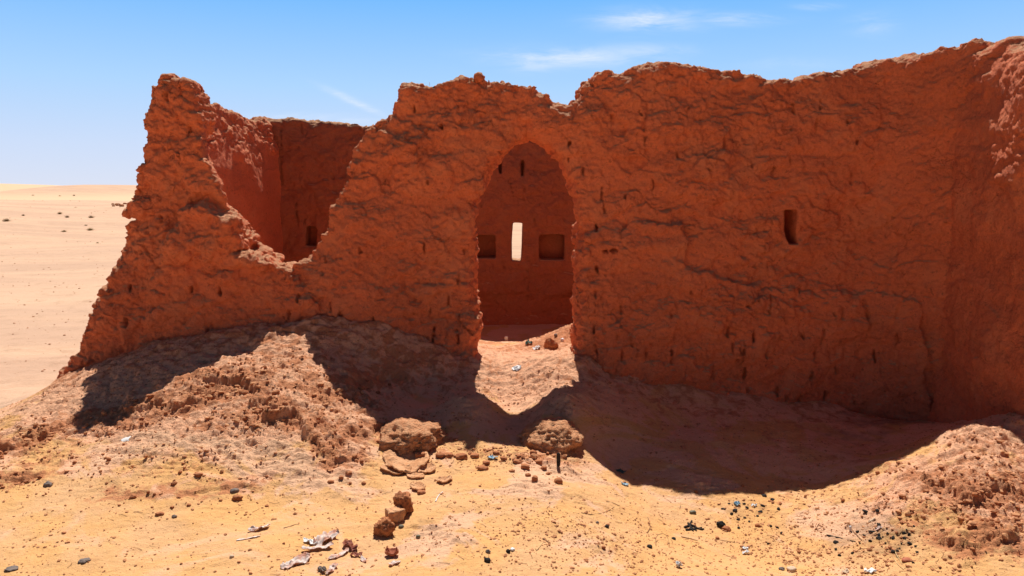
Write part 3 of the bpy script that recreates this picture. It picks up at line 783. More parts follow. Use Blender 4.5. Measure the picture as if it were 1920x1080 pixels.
# recessed linings of the niches: pieces of plaster with a sill of their own
def box_bm(cx, cy, cz, sx, sy, sz_, seed=0, jit=0.006, n=6):
    import bmesh
    bm = bmesh.new(); bmesh.ops.create_cube(bm, size=1.0)
    bmesh.ops.subdivide_edges(bm, edges=bm.edges[:], cuts=n, use_grid_fill=True)
    v = np.array([q.co for q in bm.verts]) * np.array([sx, sy, sz_])
    off = np.stack([perlin(v[:, 0] * 9 + seed, v[:, 1] * 9, v[:, 2] * 9 + 3 * k) for k in range(3)], 1) * jit
    v = v + off + np.array([cx, cy, cz])
    f = [[q.index for q in fc.verts] for fc in bm.faces]; bm.verts.index_update()
    bm.free(); return v, f
for k, (x0, y0, x1, y1) in enumerate(niche_px):
    a = sz(x0, y1, BY); b = sz(x1, y0, BY)
    v, f = box_bm((a[0] + b[0]) / 2, BY + 0.31, (a[1] + b[1]) / 2, b[0] - a[0] + 0.04, 0.05, b[1] - a[1] + 0.04, k)
    v[:, 1] -= 7.0
    o = link('niche', v, faces=f, mat=M_MUD_IN, parent=wall_back)

# ------------------------------------------------------------------ small things
def ico(level):
    import bmesh
    bm = bmesh.new(); bmesh.ops.create_icosphere(bm, subdivisions=level, radius=1.0)
    v = np.array([q.co for q in bm.verts], np.float32); bm.verts.index_update()
    f = np.array([[q.index for q in fc.verts] for fc in bm.faces], np.int32); bm.free()
    return v, f
ICO = {k: ico(k) for k in (1, 2, 3, 4, 5)}

def lump_mesh(level, seed, size, rough=0.3, grain=0.06, block=0.0):
    v, f = ICO[level]; v = v.copy(); s = seed * 7.31
    if block:
        m = np.max(np.abs(v), axis=1)[:, None]; v = v * (1 - block) + v / m * block * 0.8
    r = 1 + rough * perlin(v[:, 0] * 1.1 + s, v[:, 1] * 1.1, v[:, 2] * 1.1 + s) + rough * 0.6 * perlin(v[:, 0] * 2.3, v[:, 1] * 2.3 + s, v[:, 2] * 2.3)
    r = r + grain * fbm(v[:, 0] * 6 + s, v[:, 1] * 6, v[:, 2] * 6, 3, 0.6)
    if level >= 4:
        f1, f2, c = worley(v[:, 0] * 4 + s, v[:, 1] * 4, v[:, 2] * 4)
        r = r + grain * 1.6 * (0.6 - f1) * (c > 0.3)
        f1, f2, c = worley(v[:, 0] * 10 + s, v[:, 1] * 10, v[:, 2] * 10)
        r = r + grain * 0.8 * (0.6 - f1)
    return v * r[:, None] * np.asarray(size, np.float32), f

def lump(name, px, py, wpx, hpx, mat, label=None, cat=None, group=None, level=3, seed=None, depth=None, rot=None, rough=0.3, grain=0.06, block=0.0, sink=0.32, smooth=True, at=None):
    """wpx, hpx: size seen in the photo's pixels, turned into metres where it lies"""
    x, y, z = at if at else G(px, py)
    sx = wpx * 0.5 * y / F; szz = hpx * 0.5 * y / F
    seed = random.randint(1, 9999) if seed is None else seed
    v, f = lump_mesh(level, seed, (sx, depth if depth else sx * 0.85, szz), rough, grain, block)
    o = link(name, v, tris=f, mat=mat, smooth=smooth)
    o.location = (x, y, z + szz * (1 - 2 * sink))
    o.rotation_euler = (0, 0, random.uniform(-.5, .5) if rot is None else rot)
    return tag(o, label, cat, group)

def tube_mesh(pts, r0, r1, n=6):
    pts = np.asarray(pts, np.float32); m = len(pts); V = []; Fc = []
    for i in range(m):
        d = pts[min(i + 1, m - 1)] - pts[max(i - 1, 0)]; d = d / (np.linalg.norm(d) + 1e-9)
        a = np.cross(d, (0, 0, 1.0)); 
        if np.linalg.norm(a) < 1e-3: a = np.cross(d, (1.0, 0, 0))
        a = a / np.linalg.norm(a); b = np.cross(d, a); r = r0 + (r1 - r0) * i / (m - 1)
        for k in range(n):
            t = 2 * math.pi * k / n; V.append(pts[i] + r * (math.cos(t) * a + math.sin(t) * b))
    for i in range(m - 1):
        for k in range(n):
            Fc.append((i * n + k, i * n + (k + 1) % n, (i + 1) * n + (k + 1) % n, (i + 1) * n + k))
    Fc.append(tuple(range(n))[::-1]); Fc.append(tuple((m - 1) * n + k for k in range(n)))
    return np.array(V), Fc

def twig(name, pix, r, mat, label, cat, group=None, lift=0.6, arch_h=0.0):
    pts = []
    for i, (px, py) in enumerate(pix):
        x, y, z = G(px, py); t = i / (len(pix) - 1)
        pts.append((x, y, z + r * lift + arch_h * math.sin(math.pi * t)))
    pts = np.array(pts)
    # densify
    tt = np.linspace(0, len(pts) - 1, len(pts) * 4); q = np.stack([np.interp(tt, np.arange(len(pts)), pts[:, k]) for k in range(3)], 1)
    for _ in range(2): q[1:-1] = (q[:-2] + 2 * q[1:-1] + q[2:]) / 4
    q += 0.3 * r * np.stack([perlin(tt * 2, tt * 0 + k, tt * 0) for k in range(3)], 1)
    o0 = q[0].copy(); V, Fc = tube_mesh(q - o0, r, r * 0.6)
    o = link(name, V, faces=Fc, mat=mat); o.location = o0
    return tag(o, label, cat, group)

def sheet(name, px, py, lpx, wpx, ang, mat, label, cat, group=None, seed=1, crumple=0.25, lift=0.1, n=26, thick=0.0025, shape='strip', curl=0.0):
    """a thin crumpled or curled piece lying on the ground; lengths in photo pixels"""
    x, y, z = G(px, py); L = lpx * y / F; W = wpx * y / F
    u, w = np.meshgrid(np.linspace(-1, 1, n), np.linspace(-1, 1, n), indexing='ij')
    if shape == 'disc':
        rr = np.maximum(np.abs(u), np.abs(w)); th = np.arctan2(w, u)
        rad = rr * (1 + 0.22 * perlin(np.cos(th) * 1.6 + seed, np.sin(th) * 1.6, 0 * th) + 0.07 * perlin(np.cos(th) * 5 + seed, np.sin(th) * 5, 0 * th))
        X = np.cos(th) * rad * L / 2; Y = np.sin(th) * rad * W / 2
    else:
        edge = 1 + 0.35 * perlin(u * 1.7 + seed, 0 * u, 0 * u + seed)
        tip = np.sqrt(np.clip(1 - np.abs(u) ** 3, 0.05, 1))
        X = u * L / 2; Y = w * W / 2 * edge * tip
    s = seed * 3.7; k = 2.6 / max(L, W)
    amp = crumple * W
    zz = amp * (perlin(X * k * 1.2 + s, Y * k * 1.2, 0 * X) + 0.7 * np.abs(perlin(X * k * 2.4, Y * k * 2.4 + s, 0 * X + 3)) + 0.3 * perlin(X * k * 6, Y * k * 6 + s, 0 * X))
    X = X + amp * 0.7 * perlin(X * k * 1.5, Y * k * 1.5, 0 * X + s); Y = Y + amp * 0.7 * perlin(X * k * 1.5 + 9, Y * k * 1.5, 0 * X + s)
    zz = zz + curl * ((u ** 2) * 0.6 + (w ** 2) * 0.6) * W
    ca, sa = math.cos(ang), math.sin(ang)
    XX = X * ca - Y * sa; YY = X * sa + Y * ca
    g = ground_h((XX + x).ravel(), (YY + y).ravel()).reshape(X.shape) - z
    zz = zz - zz.min() * (1 - lift) if shape == 'strip' else zz - np.percentile(zz, 12)
    top = np.stack([XX, YY, g * 0.8 + zz + thick], -1).reshape(-1, 3)
    bot = top.copy(); bot[:, 2] -= thick
    V = np.concatenate([top, bot]); N = n * n
    I = np.arange(N).reshape(n, n)
    q = np.stack([I[:-1, :-1], I[1:, :-1], I[1:, 1:], I[:-1, 1:]], -1).reshape(-1, 4)
    b = q[:, ::-1] + N
    ring = np.concatenate([I[:, 0], I[-1, 1:], I[-2::-1, -1], I[0, -2:0:-1]]); nxt = np.roll(ring, -1)
    sd = np.stack([ring, ring + N, nxt + N, nxt], 1)
    o = link(name, V, quads=np.concatenate([q, b, sd]), mat=mat); o.location = (x, y, z)
    return tag(o, label, cat, group)

# clods and lumps of fallen wall
lump('clay_lump', 772, 818, 122, 58, M_LUMP, 'large knobbly clay lump on the rubble slope, half at the shadow edge', 'clay lump', level=5, seed=4, rough=0.20, grain=0.10, sink=0.52, rot=0.1, depth=0.26)
lump('clay_lump', 1034, 818, 112, 62, M_LUMP, 'rounded sunlit clay lump alone inside the wall shadow below the doorway', 'clay lump', level=5, seed=9, rough=0.18, grain=0.10, sink=0.5, rot=-0.2, depth=0.25)
lump('clay_clod', 757, 962, 36, 46, M_CLOD, 'tall crumbly red clod at the top of the diagonal row of three', 'clod', level=4, seed=12, rough=0.35, grain=0.20, sink=0.15, block=0.2)
lump('broken_brick', 741, 975, 40, 30, M_CLOD_PALE, 'broken mud brick with pale flat top in the middle of the row of three', 'brick', level=4, seed=21, rough=0.16, grain=0.03, sink=0.14, block=0.85, rot=0.5)
lump('clay_clod', 721, 1003, 37, 38, M_CLOD, 'round crumbly red clod at the lower end of the row of three', 'clod', level=4, seed=33, rough=0.3, grain=0.20, sink=0.15, block=0.1)
lump('clay_clod', 1047, 905, 17, 14, M_CLOD, 'smooth orange clod lying below the upright dark shard', 'clod', level=3, seed=41, block=0.5)
lump('clay_clod', 1003, 900, 13, 12, M_CLOD, 'square orange clod between the rubble patch and the pale crust', 'clod', level=3, seed=42, block=0.6)
lump('clay_clod', 814, 848, 0 + 20, 16, M_CLOD, 'flat faced reddish clod above the curled mud flakes', 'clod', level=3, seed=43, block=0.6, at=G(788, 858))
for i, (px, py, w, h) in enumerate(((985, 878, 20, 12), (968, 868, 16, 10), (990, 893, 12, 9), (945, 862, 15, 9), (1020, 880, 12, 8), (930, 852, 14, 9), (1010, 868, 15, 8), (1028, 890, 10, 7), (960, 885, 11, 7), (975, 858, 13, 8),
                                    (1000, 850, 14, 8), (905, 880, 22, 10), (912, 870, 16, 9), (865, 858, 24, 13), (842, 857, 20, 12), (825, 856, 18, 12), (890, 856, 18, 9))):
    lump('clay_clod', px, py, w, h, M_CLOD, 'small broken red clod in the rubble strip along the shadow edge below the doorway', 'clod', 'clods of the rubble strip below the doorway', level=3, seed=60 + i, block=0.5, grain=0.05)
for i, (px, py, w, h) in enumerate(((678, 866, 12, 10), (682, 908, 14, 10), (657, 907, 9, 7), (620, 905, 18, 9), (640, 896, 16, 8), (500, 895, 10, 8), (372, 892, 22, 12), (278, 926, 10, 10), (290, 928, 9, 9), (300, 965, 24, 10), (204, 862, 14, 10),
                                    (140, 868, 12, 9), (735, 1003, 8, 6), (120, 1000, 12, 6), (600, 1020, 8, 6), (1140, 985, 9, 6), (690, 953, 6, 5), (504, 1044, 8, 6), (532, 1020, 8, 7), (1260, 1048, 10, 7), (1145, 1035, 8, 8), (1132, 1027, 12, 9), (1345, 1010, 12, 8), (1392, 912, 10, 8),
                                    (1305, 924, 11, 8), (1225, 1043, 11, 6), (1100, 1054, 10, 6), (340, 1058, 8, 7), (470, 1076, 10, 7), (448, 1055, 10, 6), (1645, 888, 12, 8), (560, 1000, 6, 5), (1030, 1023, 7, 6), (985, 935, 6, 5), (900, 912, 8, 6), (845, 909, 8, 6), (760, 930, 30, 12), (790, 925, 24, 11))):
    w *= 0.72; h *= 0.72
    lump('clay_clod', px, py, w, h, M_CLOD, 'small single red clod lying loose on the open sand', 'clod', 'single clods on the open sand', level=3 if w > 12 else 2, seed=120 + i, block=0.3, grain=0.08)
rc = random.Random(5)
spots = []
for pts, hh in SCARPS[:9]:
    for k in range(9):
        i_ = rc.randrange(len(pts) - 1); t_ = rc.random(); q_ = pts[i_] * (1 - t_) + pts[i_ + 1] * t_
        spots.append((q_[0] + rc.uniform(-.16, .16), q_[1] + rc.uniform(-.20, .05)))
for i, (x_, y_) in enumerate(spots):
    w_ = rc.uniform(6, 12) if rc.random() < .8 else rc.uniform(12, 20)
    lump('clay_clod', 0, 0, w_, w_ * rc.uniform(.55, .8), M_CLOD, 'small crumbly red clod caught along a broken crust edge on the slope', 'clod', 'clods along the broken crust edges', level=3, seed=900 + i, block=rc.uniform(.1, .7), grain=0.12, rough=.35, at=(x_, y_, gz(x_, y_)))
# curled flakes of dried mud
for px, py, l, w, ang, lab, cu, sd in ((762, 868, 92, 88, 0.15, 'largest curled plate of dried mud, cracked along its front edge', .10, 3), (745, 884, 62, 40, -0.1, 'thin mud plate overlapped by the largest curled plate', .16, 5),
                               (800, 882, 40, 34, 0.4, 'small mud plate just in front of the largest curled plate', .16, 8), (778, 894, 36, 26, -0.3, 'narrow mud plate nearest the three clods', .14, 11),
                               (834, 903, 30, 24, 0.1, 'lone tilted mud plate to the side of the other plates', .22, 14), (784, 916, 30, 34, .5, 'split mud plate touching the top of the tall crumbly clod', .2, 17)):
    sheet('mud_flake', px, py, l, w, ang, M_CLOD_PALE, lab, 'mud flake', 'curled mud flakes', sd, 0.05, 0, 28, 0.009, 'disc', cu * 0.8)
# stones
lump('stone', 752, 989, 11, 8, M_GREEN, 'smooth grey green pebble beside the lowest clod of the row', 'stone', level=3, seed=1, rough=.1, grain=.02)
lump('stone', 784, 1007, 9, 7, M_GREEN, 'smaller grey green pebble with a straw beside it', 'stone', level=3, seed=2, rough=.1, grain=.02)
lump('stone', 90, 911, 17, 13, M_STONE, 'dark pointed stone on the slope near the picture edge', 'stone', level=3, seed=3, rough=.35)
lump('stone', 440, 922, 18, 10, M_STONE, 'flat bluish grey stone at the foot of the slope', 'stone', level=3, seed=4, rough=.12, grain=.02)
lump('stone', 327, 970, 10, 7, M_STONE, 'small round dark stone below the slope', 'stone', level=3, seed=5)
lump('stone', 158, 1052, 20, 5, M_STONE, 'long dark stone lying on yellow sand', 'stone', level=3, seed=6, rough=.4)
lump('stone', 22, 1067, 24, 4, M_STONE, 'flat dark sliver of stone in the lower corner', 'stone', level=3, seed=7, rough=.4)
lump('stone', 914, 1053, 13, 11, M_COAL, 'black knobbly stone below a pale pebble', 'stone', level=3, seed=8)
lump('stone', 915, 1036, 10, 9, M_STONE, 'brown grey pebble above the black knobbly stone', 'stone', level=3, seed=9)
lump('stone', 953, 1036, 9, 9, M_COAL, 'dark pebble touching a white pebble', 'stone', level=3, seed=10)
lump('stone', 961, 1032, 9, 8, M_WHITE, 'white pebble touching a dark pebble', 'stone', level=3, seed=11)
lump('stone', 1218, 1026, 11, 7, M_COAL, 'black oval pebble left of the looped wire', 'stone', level=3, seed=13, rough=.15)
lump('stone', 1263, 1011, 9, 6, M_COAL, 'black oval pebble above the looped wire', 'stone', level=3, seed=14, rough=.15)
lump('stone', 1352, 987, 16, 15, M_COAL, 'large black stone on the trash strewn patch', 'stone', level=3, seed=15)
lump('stone', 1362, 993, 18, 10, M_CLOD, 'red brown stone leaning on the large black stone', 'stone', level=3, seed=16)
lump('stone', 1299, 963, 12, 9, M_GREEN, 'olive round stone above the black twig tangle', 'stone', level=3, seed=17)
lump('stone', 1421, 988, 11, 10, M_CLOD, 'rust red stone right of the large black stone', 'stone', level=3, seed=18)
lump('stone', 1484, 1070, 20, 12, M_BONE, 'pale angular stone at the bottom edge', 'stone', level=3, seed=19, block=.6)
lump('stone', 1466, 1068, 12, 7, M_STONE, 'dark stone beside the pale angular stone', 'stone', level=3, seed=20)
lump('stone', 1120, 981, 7, 6, M_STONE, 'grey pebble on the pale crust, upper one of two', 'stone', level=2, seed=22)
lump('stone', 1138, 988, 9, 6, M_COAL, 'black pebble on the pale crust, lower one of two', 'stone', level=2, seed=23)
lump('stone', 1700, 1052, 20, 9, M_SHERD, 'flat brown stone at the near edge of the burnt patch', 'stone', level=3, seed=24, rough=.15)
lump('stone', 435, 1045, 10, 7, M_BONE, 'cream pebble on yellow sand', 'stone', level=2, seed=25)
lump('clay_clod', 1037, 641, 26, 24, M_CLOD, 'dark red clod on the sunlit heap inside the doorway', 'clod', level=4, seed=26, grain=.1, at=G(1032, 650))
lump('stone', 1036, 626, 7, 7, M_STONE, 'grey pebble on top of the clod inside the doorway', 'stone', level=2, seed=27, at=G(1042, 632))
lump('stone', 1054, 633, 8, 8, M_WHITE, 'white pebble on the heap inside the doorway', 'stone', level=2, seed=28, at=G(1055, 640))
# burnt patch
coal_v = [lump_mesh(2, 300 + k, (1, 0.7, 0.45), .45, .15, .4) for k in range(4)]
coal_me = []
for spots, lab, grp in (([(1622, 960, 14, 7), (1645, 960, 12, 8), (1648, 985, 14, 8), (1608, 998, 10, 8), (1634, 999, 16, 5), (1648, 1004, 10, 6), (1664, 1001, 8, 6), (1632, 1015, 9, 9), (1648, 1010, 14, 8), (1695, 1001, 10, 8), (1704, 1003, 8, 9), (1714, 988, 8, 7),
                          (1696, 1010, 10, 8), (1675, 1009, 12, 4), (1705, 1020, 14, 6), (1717, 1025, 9, 6), (1674, 1036, 12, 9), (1683, 1034, 12, 5), (1720, 1037, 11, 6), (1567, 1018, 14, 9), (1567, 1031, 9, 6), (1598, 1038, 9, 8), (1574, 1042, 9, 8), (1683, 1046, 8, 5),
                          (1620, 1005, 11, 4), (1712, 1056, 7, 5), (1612, 1020, 6, 4), (1687, 1030, 7, 5), (1660, 1020, 6, 4), (1643, 992, 8, 5), (1655, 1008, 6, 5), (1700, 995, 6, 5), (1690, 1020, 6, 4)], 'small black charcoal piece in the burnt patch beside the red mound', 'charcoal pieces in the burnt patch'),
                         ([(1378, 958, 14, 6), (1372, 965, 10, 7), (1400, 953, 12, 6), (1433, 930, 16, 7), (1448, 938, 12, 6), (1430, 949, 12, 5), (1445, 988, 9, 7), (1458, 990, 8, 6), (1465, 1000, 9, 7), (1384, 975, 10, 5), (1396, 972, 9, 5), (1420, 968, 9, 4), (1356, 955, 12, 4), (1385, 990, 10, 5), (1440, 1020, 7, 5), (1367, 945, 7, 5), (1395, 945, 9, 4), (1460, 955, 12, 5), (1405, 978, 8, 4), (1425, 960, 12, 4)], 'small dark charred bit on the trash strewn patch below the shadow edge', 'charred bits on the trash strewn patch')):
    for i, (px, py, w, h) in enumerate(spots):
        x, y, z = G(px, py); s = w * 0.42 * y / F
        if len(coal_me) < 4:
            o = link('charcoal', coal_v[len(coal_me)][0], tris=coal_v[len(coal_me)][1], mat=M_COAL, smooth=False); coal_me.append(o)
        else:
            o = coal_me[i % 4].copy(); COL.objects.link(o)
        o.scale = (s, s, s * 1.3 * h / w * 1.4); o.location = (x, y, z + s * 0.2); o.rotation_euler = (random.uniform(-.3, .3), random.uniform(-.3, .3), random.uniform(0, 6))
        tag(o, lab, 'charcoal', grp)
# litter
sheet('plastic_scrap', 612, 1012, 58, 26, 1.05, M_PAPER, 'crumpled whitish plastic scrap with curled petals, topmost of the foreground litter', 'scrap', None, 3, 0.42)
sheet('plastic_scrap', 596, 1030, 62, 13, 0.45, M_PAPER, 'narrow twisted whitish strip below the petal shaped scrap', 'scrap', None, 7, 0.5)
sheet('plastic_scrap', 582, 1018, 36, 11, -0.6, M_WHITE, 'pale curled tongue of plastic beside the petal shaped scrap', 'scrap', None, 9, 0.5)
sheet('plastic_scrap', 555, 1058, 64, 20, 0.75, M_PAPER, 'crumpled brown and white plastic strip near the bottom edge', 'scrap', None, 12, 0.42)
sheet('plastic_scrap', 636, 1042, 60, 11, 1.0, M_PAPER, 'long pale folded strip left of the brown scraps', 'scrap', None, 15, 0.5)
sheet('brown_scrap', 655, 1027, 34, 14, -0.5, M_BROWN, 'dark brown curled scrap at the head of the long pale strip', 'scrap', None, 18, 0.5)
sheet('brown_scrap', 668, 1044, 28, 11, -0.2, M_BROWN, 'small brown folded scrap with a white edge', 'scrap', None, 21, 0.5)
sheet('plastic_scrap', 682, 1052, 26, 8, -0.9, M_PAPER, 'tiny pale curl right of the brown folded scrap', 'scrap', None, 24, 0.5)
sheet('plastic_scrap', 622, 1070, 40, 12, 1.3, M_PAPER, 'red and white curled strip at the bottom edge', 'scrap', None, 27, 0.5)
sheet('plastic_scrap', 605, 1072, 24, 12, -0.7, M_STONE, 'grey crumpled scrap at the bottom edge', 'scrap', None, 30, 0.5)
sheet('plastic_scrap', 740, 1058, 26, 12, 0.6, M_PAPER, 'pale papery scrap below the terracotta sherd', 'scrap', None, 33, 0.4)
sheet('bark_strip', 487, 993, 46, 12, 0.75, M_PAPER, 'curled pale bark strip lying alone on sand', 'bark', None, 36, 0.5)
sheet('bark_strip', 466, 1010, 46, 8, 0.5, M_PAPER, 'half buried pale bark strip below the curled one', 'bark', None, 39, 0.2)
sheet('pot_sherd', 735, 1042, 27, 18, 0.15, M_SHERD, 'curved terracotta sherd standing up from the sand', 'sherd', None, 42, 0.03, 0, 24, 0.012, 'disc', 0.55)
lump('shard', 1047, 873, 9, 32, M_COAL, 'upright dark brown shard stuck in the rubble strip', 'shard', level=3, seed=51, rough=.15, block=.7, sink=0.15, depth=0.012)
sheet('blue_scrap', 924, 860, 20, 10, 0.1, M_BLUE, 'pale blue plastic scrap in the rubble strip', 'scrap', None, 45, 0.35)
sheet('blue_scrap', 1172, 910, 14, 8, 0.3, M_BLUE, 'bright blue scrap near the shadow edge', 'scrap', None, 48, 0.4)
sheet('dark_scrap', 1164, 886, 20, 9, 0.0, M_TEAL, 'dark green plastic scrap just outside the shadow edge', 'scrap', None, 51, 0.5)
sheet('paper_scrap', 1397, 1029, 13, 7, 0.2, M_WHITE, 'upper of two white paper scraps near the looped wire', 'scrap', None, 54, 0.4)
sheet('paper_scrap', 1399, 1038, 15, 8, 0.1, M_WHITE, 'lower of two white paper scraps near the looped wire', 'scrap', None, 57, 0.5)
sheet('paper_scrap', 1272, 1064, 12, 12, 0.8, M_WHITE, 'crumpled white paper scrap near the bottom edge', 'scrap', None, 60, 0.6)
sheet('paper_scrap', 1382, 948, 10, 9, 0.4, M_BLUE, 'grey blue paper scrap on the trash strewn patch', 'scrap', None, 63, 0.5)
sheet('paper_scrap', 1414, 950, 10, 7, 0.2, M_WHITE, 'whitish paper scrap on the trash strewn patch', 'scrap', None, 66, 0.5)
sheet('paper_scrap', 1648, 992, 16, 6, 0.3, M_PAPER, 'pale paper scrap in the middle of the burnt patch', 'scrap', None, 69, 0.4)
sheet('paper_scrap', 1634, 977, 16, 6, 0.3, M_BONE, 'buff paper scrap at the upper edge of the burnt patch', 'scrap', None, 72, 0.3)
sheet('plastic_scrap', 1630, 1074, 22, 14, -0.2, M_WHITE, 'crumpled grey white bag scrap at the bottom edge below the burnt patch', 'scrap', None, 75, 0.4)
sheet('plastic_scrap', 1585, 1074, 20, 8, 0.5, M_BONE, 'curved buff scrap at the bottom edge', 'scrap', None, 78, 0.4)
sheet('paper_scrap', 968, 692, 18, 12, 0.0, M_WHITE, 'flat white paper lying on the doorway threshold', 'scrap', None, 81, 0.12)
sheet('dark_scrap', 992, 645, 14, 10, 0.1, M_TEAL, 'dark scrap on the sunlit floor inside the doorway', 'scrap', None, 84, 0.5)
sheet('paper_scrap', 1006, 653, 14, 8, 0.1, M_WHITE, 'pale scrap beside the dark scrap inside the doorway', 'scrap', None, 87, 0.4)
lump('plastic_peg', 1594, 996, 5, 13, M_WHITE, 'small upright white plastic peg beside the burnt patch', 'peg', level=3, seed=71, rough=.1, grain=0.0, block=.8, sink=.1)
lump('crushed_cup', 949, 639, 8, 11, M_WHITE, 'crushed white cup on the floor inside the doorway', 'cup', level=3, seed=72, rough=.15, block=.5, sink=.1)
# white sole-like plastic piece
def sole():
    x, y, z = G(238, 826); L = 21 * y / F / 2
    v, f = ICO[4]; v = v.copy()
    wst = 0.52 - 0.14 * np.exp(-((v[:, 0] - 0.05) / 0.28) ** 2) + 0.06 * v[:, 0]
    v = v * np.stack([np.full(len(v), L), L * wst * 1.5, np.full(len(v), L * 0.16)], 1)
    v[:, 2] += 0.10 * L * np.sin(v[:, 0] / L * 2.4)
    o = link('shoe_sole', v, tris=f, mat=M_WHITE); o.location = (x, y, z + L * 0.22); o.rotation_euler = (0.35, 0, 0.2)
    tag(o, 'white sole shaped piece of plastic on the reddish slope', 'shoe sole')
sole()
# twigs, wires and straw that can be told apart
W1 = [(1236 - 6, 1023), (1229, 1016), (1233, 1011), (1243, 1010), (1250, 1013), (1254, 1020), (1255, 1026)]
twig('looped_wire', W1, 0.0022, M_TWIG, 'thin wire bent into an open loop on the sand', 'wire', lift=1.0, arch_h=0.03)
twig('twig', [(1090, 962), (1105, 966), (1125, 964), (1140, 959), (1152, 951)], 0.003, M_TWIG, 'long thin curved twig on the pale crust', 'twig')
twig('twig', [(1137, 941), (1150, 944), (1163, 950)], 0.0025, M_TWIG, 'short thin twig above the long curved twig', 'twig')
twig('twig', [(1277, 1007), (1290, 1010), (1308, 1014)], 0.003, M_TWIG, 'straight dark twig right of the looped wire', 'twig')
twig('twig', [(1340, 1012), (1358, 1015), (1378, 1018)], 0.003, M_TWIG, 'straight brown twig between looped wire and charred bits', 'twig')
twig('twig', [(1550, 1004), (1572, 1009), (1604, 1017)], 0.0045, M_COAL, 'long black stick at the edge of the burnt patch', 'twig')
twig('twig', [(1594, 990), (1604, 1002), (1616, 1014)], 0.003, M_TWIG, 'brown twig slanting behind the white peg', 'twig')
twig('straw_stalk', [(1676, 1032), (1686, 1050), (1697, 1068)], 0.003, M_STRAW, 'longer of two straw stalks crossing at the burnt patch', 'straw')
twig('straw_stalk', [(1674, 1046), (1684, 1060), (1694, 1069)], 0.0028, M_STRAW, 'shorter of two straw stalks at the burnt patch', 'straw')
twig('straw_stalk', [(532, 991), (545, 987), (556, 983), (561, 985)], 0.0025, M_TWIG, 'reddish bent stalk left of the foreground litter', 'straw')
twig('dry_root', [(817, 941), (820, 934), (824, 928), (830, 923)], 0.004, M_WHITE, 'forked white root right of the tall clod', 'root')
twig('straw_stalk', [(1213, 1000), (1219, 990), (1218, 978), (1214, 970)], 0.0025, M_TWIG, 'thin curved stalk above the looped wire', 'straw')
twig('straw_stalk', [(1005, 1034), (1012, 1026), (1020, 1016)], 0.0025, M_STRAW, 'pale stalk beside a dark twig on speckled sand', 'straw')
twig('twig', [(1018, 1011), (1023, 1014), (1029, 1018)], 0.005, M_TWIG, 'short thick twig on the speckled sand', 'twig')
for i, pts in enumerate(([(1283, 990), (1296, 985), (1312, 994), (1320, 993)], [(1290, 982), (1298, 992), (1306, 996)], [(1286, 995), (1300, 993), (1316, 990)], [(1297, 978), (1292, 988), (1300, 997)])):
    twig('burnt_twig', pts, 0.0065, M_COAL, 'burnt black twig in the small tangle left of the large black stone', 'twig', 'burnt twigs of the small tangle')

# gravel and straw nobody could count
def scatter_gravel():
    v0, f0 = ICO[1]
    V = []; Fs = []; n = 0
    N = 80000
    py = RNG.uniform(640, 1085, N) ; px = RNG.uniform(-10, 1930, N)
    # lay out over the ground itself: sample evenly per view cell so that near and far both carry some grit
    keep = 0
    Y = RNG.uniform(3.3, 6.5, N); X = RNG.uniform(-0.74, 0.74, N) * Y
    c, p = masks(X, Y)
    d2 = 0.5 + 0.5 * perlin(X * 1.7 + 3, Y * 1.7, 0 * X)
    spk = np.exp(-(((X - 0.35) / 0.5) ** 2 + ((Y - 3.9) / 0.3) ** 2)) + np.exp(-(((X - 1.6) / 0.35) ** 2 + ((Y - 4.3) / 0.35) ** 2)) + np.exp(-(((X + 0.15) / 0.4) ** 2 + ((Y - 5.0) / 0.15) ** 2)) + np.exp(-(((X - 2.1) / 0.3) ** 2 + ((Y - 3.95) / 0.3) ** 2))
    slp = sstep(0.04, 0.2, smooth_ground(X, Y))
    prob = 0.04 + 0.22 * d2 ** 2 + 0.38 * c + 0.45 * spk + 0.10 * slp
    m = RNG.rand(N) < prob
    X, Y, c = X[m], Y[m], c[m]
    Z = ground_h(X, Y)
    size = 0.0022 + 0.0036 * RNG.rand(len(X)) ** 3 + (RNG.rand(len(X)) ** 6) * (0.007 + 0.016 * c)
    for i in range(len(X)):
        s = size[i]
        a = RNG.uniform(0, 6.28); ca, sa = math.cos(a), math.sin(a)
        j = 1 + RNG.uniform(-0.35, 0.35, len(v0))
        w = v0 * j[:, None] * np.array([s * RNG.uniform(.8, 1.6), s, s * RNG.uniform(.4, .9)])
        w = np.stack([w[:, 0] * ca - w[:, 1] * sa, w[:, 0] * sa + w[:, 1] * ca, w[:, 2]], 1) + np.array([X[i], Y[i], Z[i] + s * 0.25])
        V.append(w); Fs.append(f0 + n); n += len(v0)
    o = link('gravel', np.concatenate(V), tris=np.concatenate(Fs), mat=M_GRAVEL, smooth=False)
    tag(o, 'fine reddish grit and crumbs strewn over the sand', None, None, 'stuff')
scatter_gravel()

def scatter_plain():
    v0, f0 = ICO[1]; V = []; Fs = []; n = 0
    for i in range(520):
        d = math.exp(RNG.uniform(math.log(8), math.log(60))); a = RNG.uniform(-0.74, -0.48)
        x, y = a * d, d
        if x > -4.6: continue
        s = (.004 + .012 * RNG.rand() ** 3) * (0.6 + d * 0.035)
        w = v0 * (1 + RNG.uniform(-.3, .3, len(v0)))[:, None] * np.array([s * 1.4, s, s * .6]) + np.array([x, y, 0])
        V.append(w); Fs.append(f0 + n); n += len(v0)
    V = np.concatenate(V)
    cen = V.reshape(-1, len(v0), 3).mean(1)
    g = ground_h(cen[:, 0], cen[:, 1]); V[:, 2] += np.repeat(g, len(v0)) + 0.004
    tag(link('pebbles', V, tris=np.concatenate(Fs), mat=M_GRAVEL, smooth=False), 'tiny stones strewn over the open plain', None, None, 'stuff')
scatter_plain()

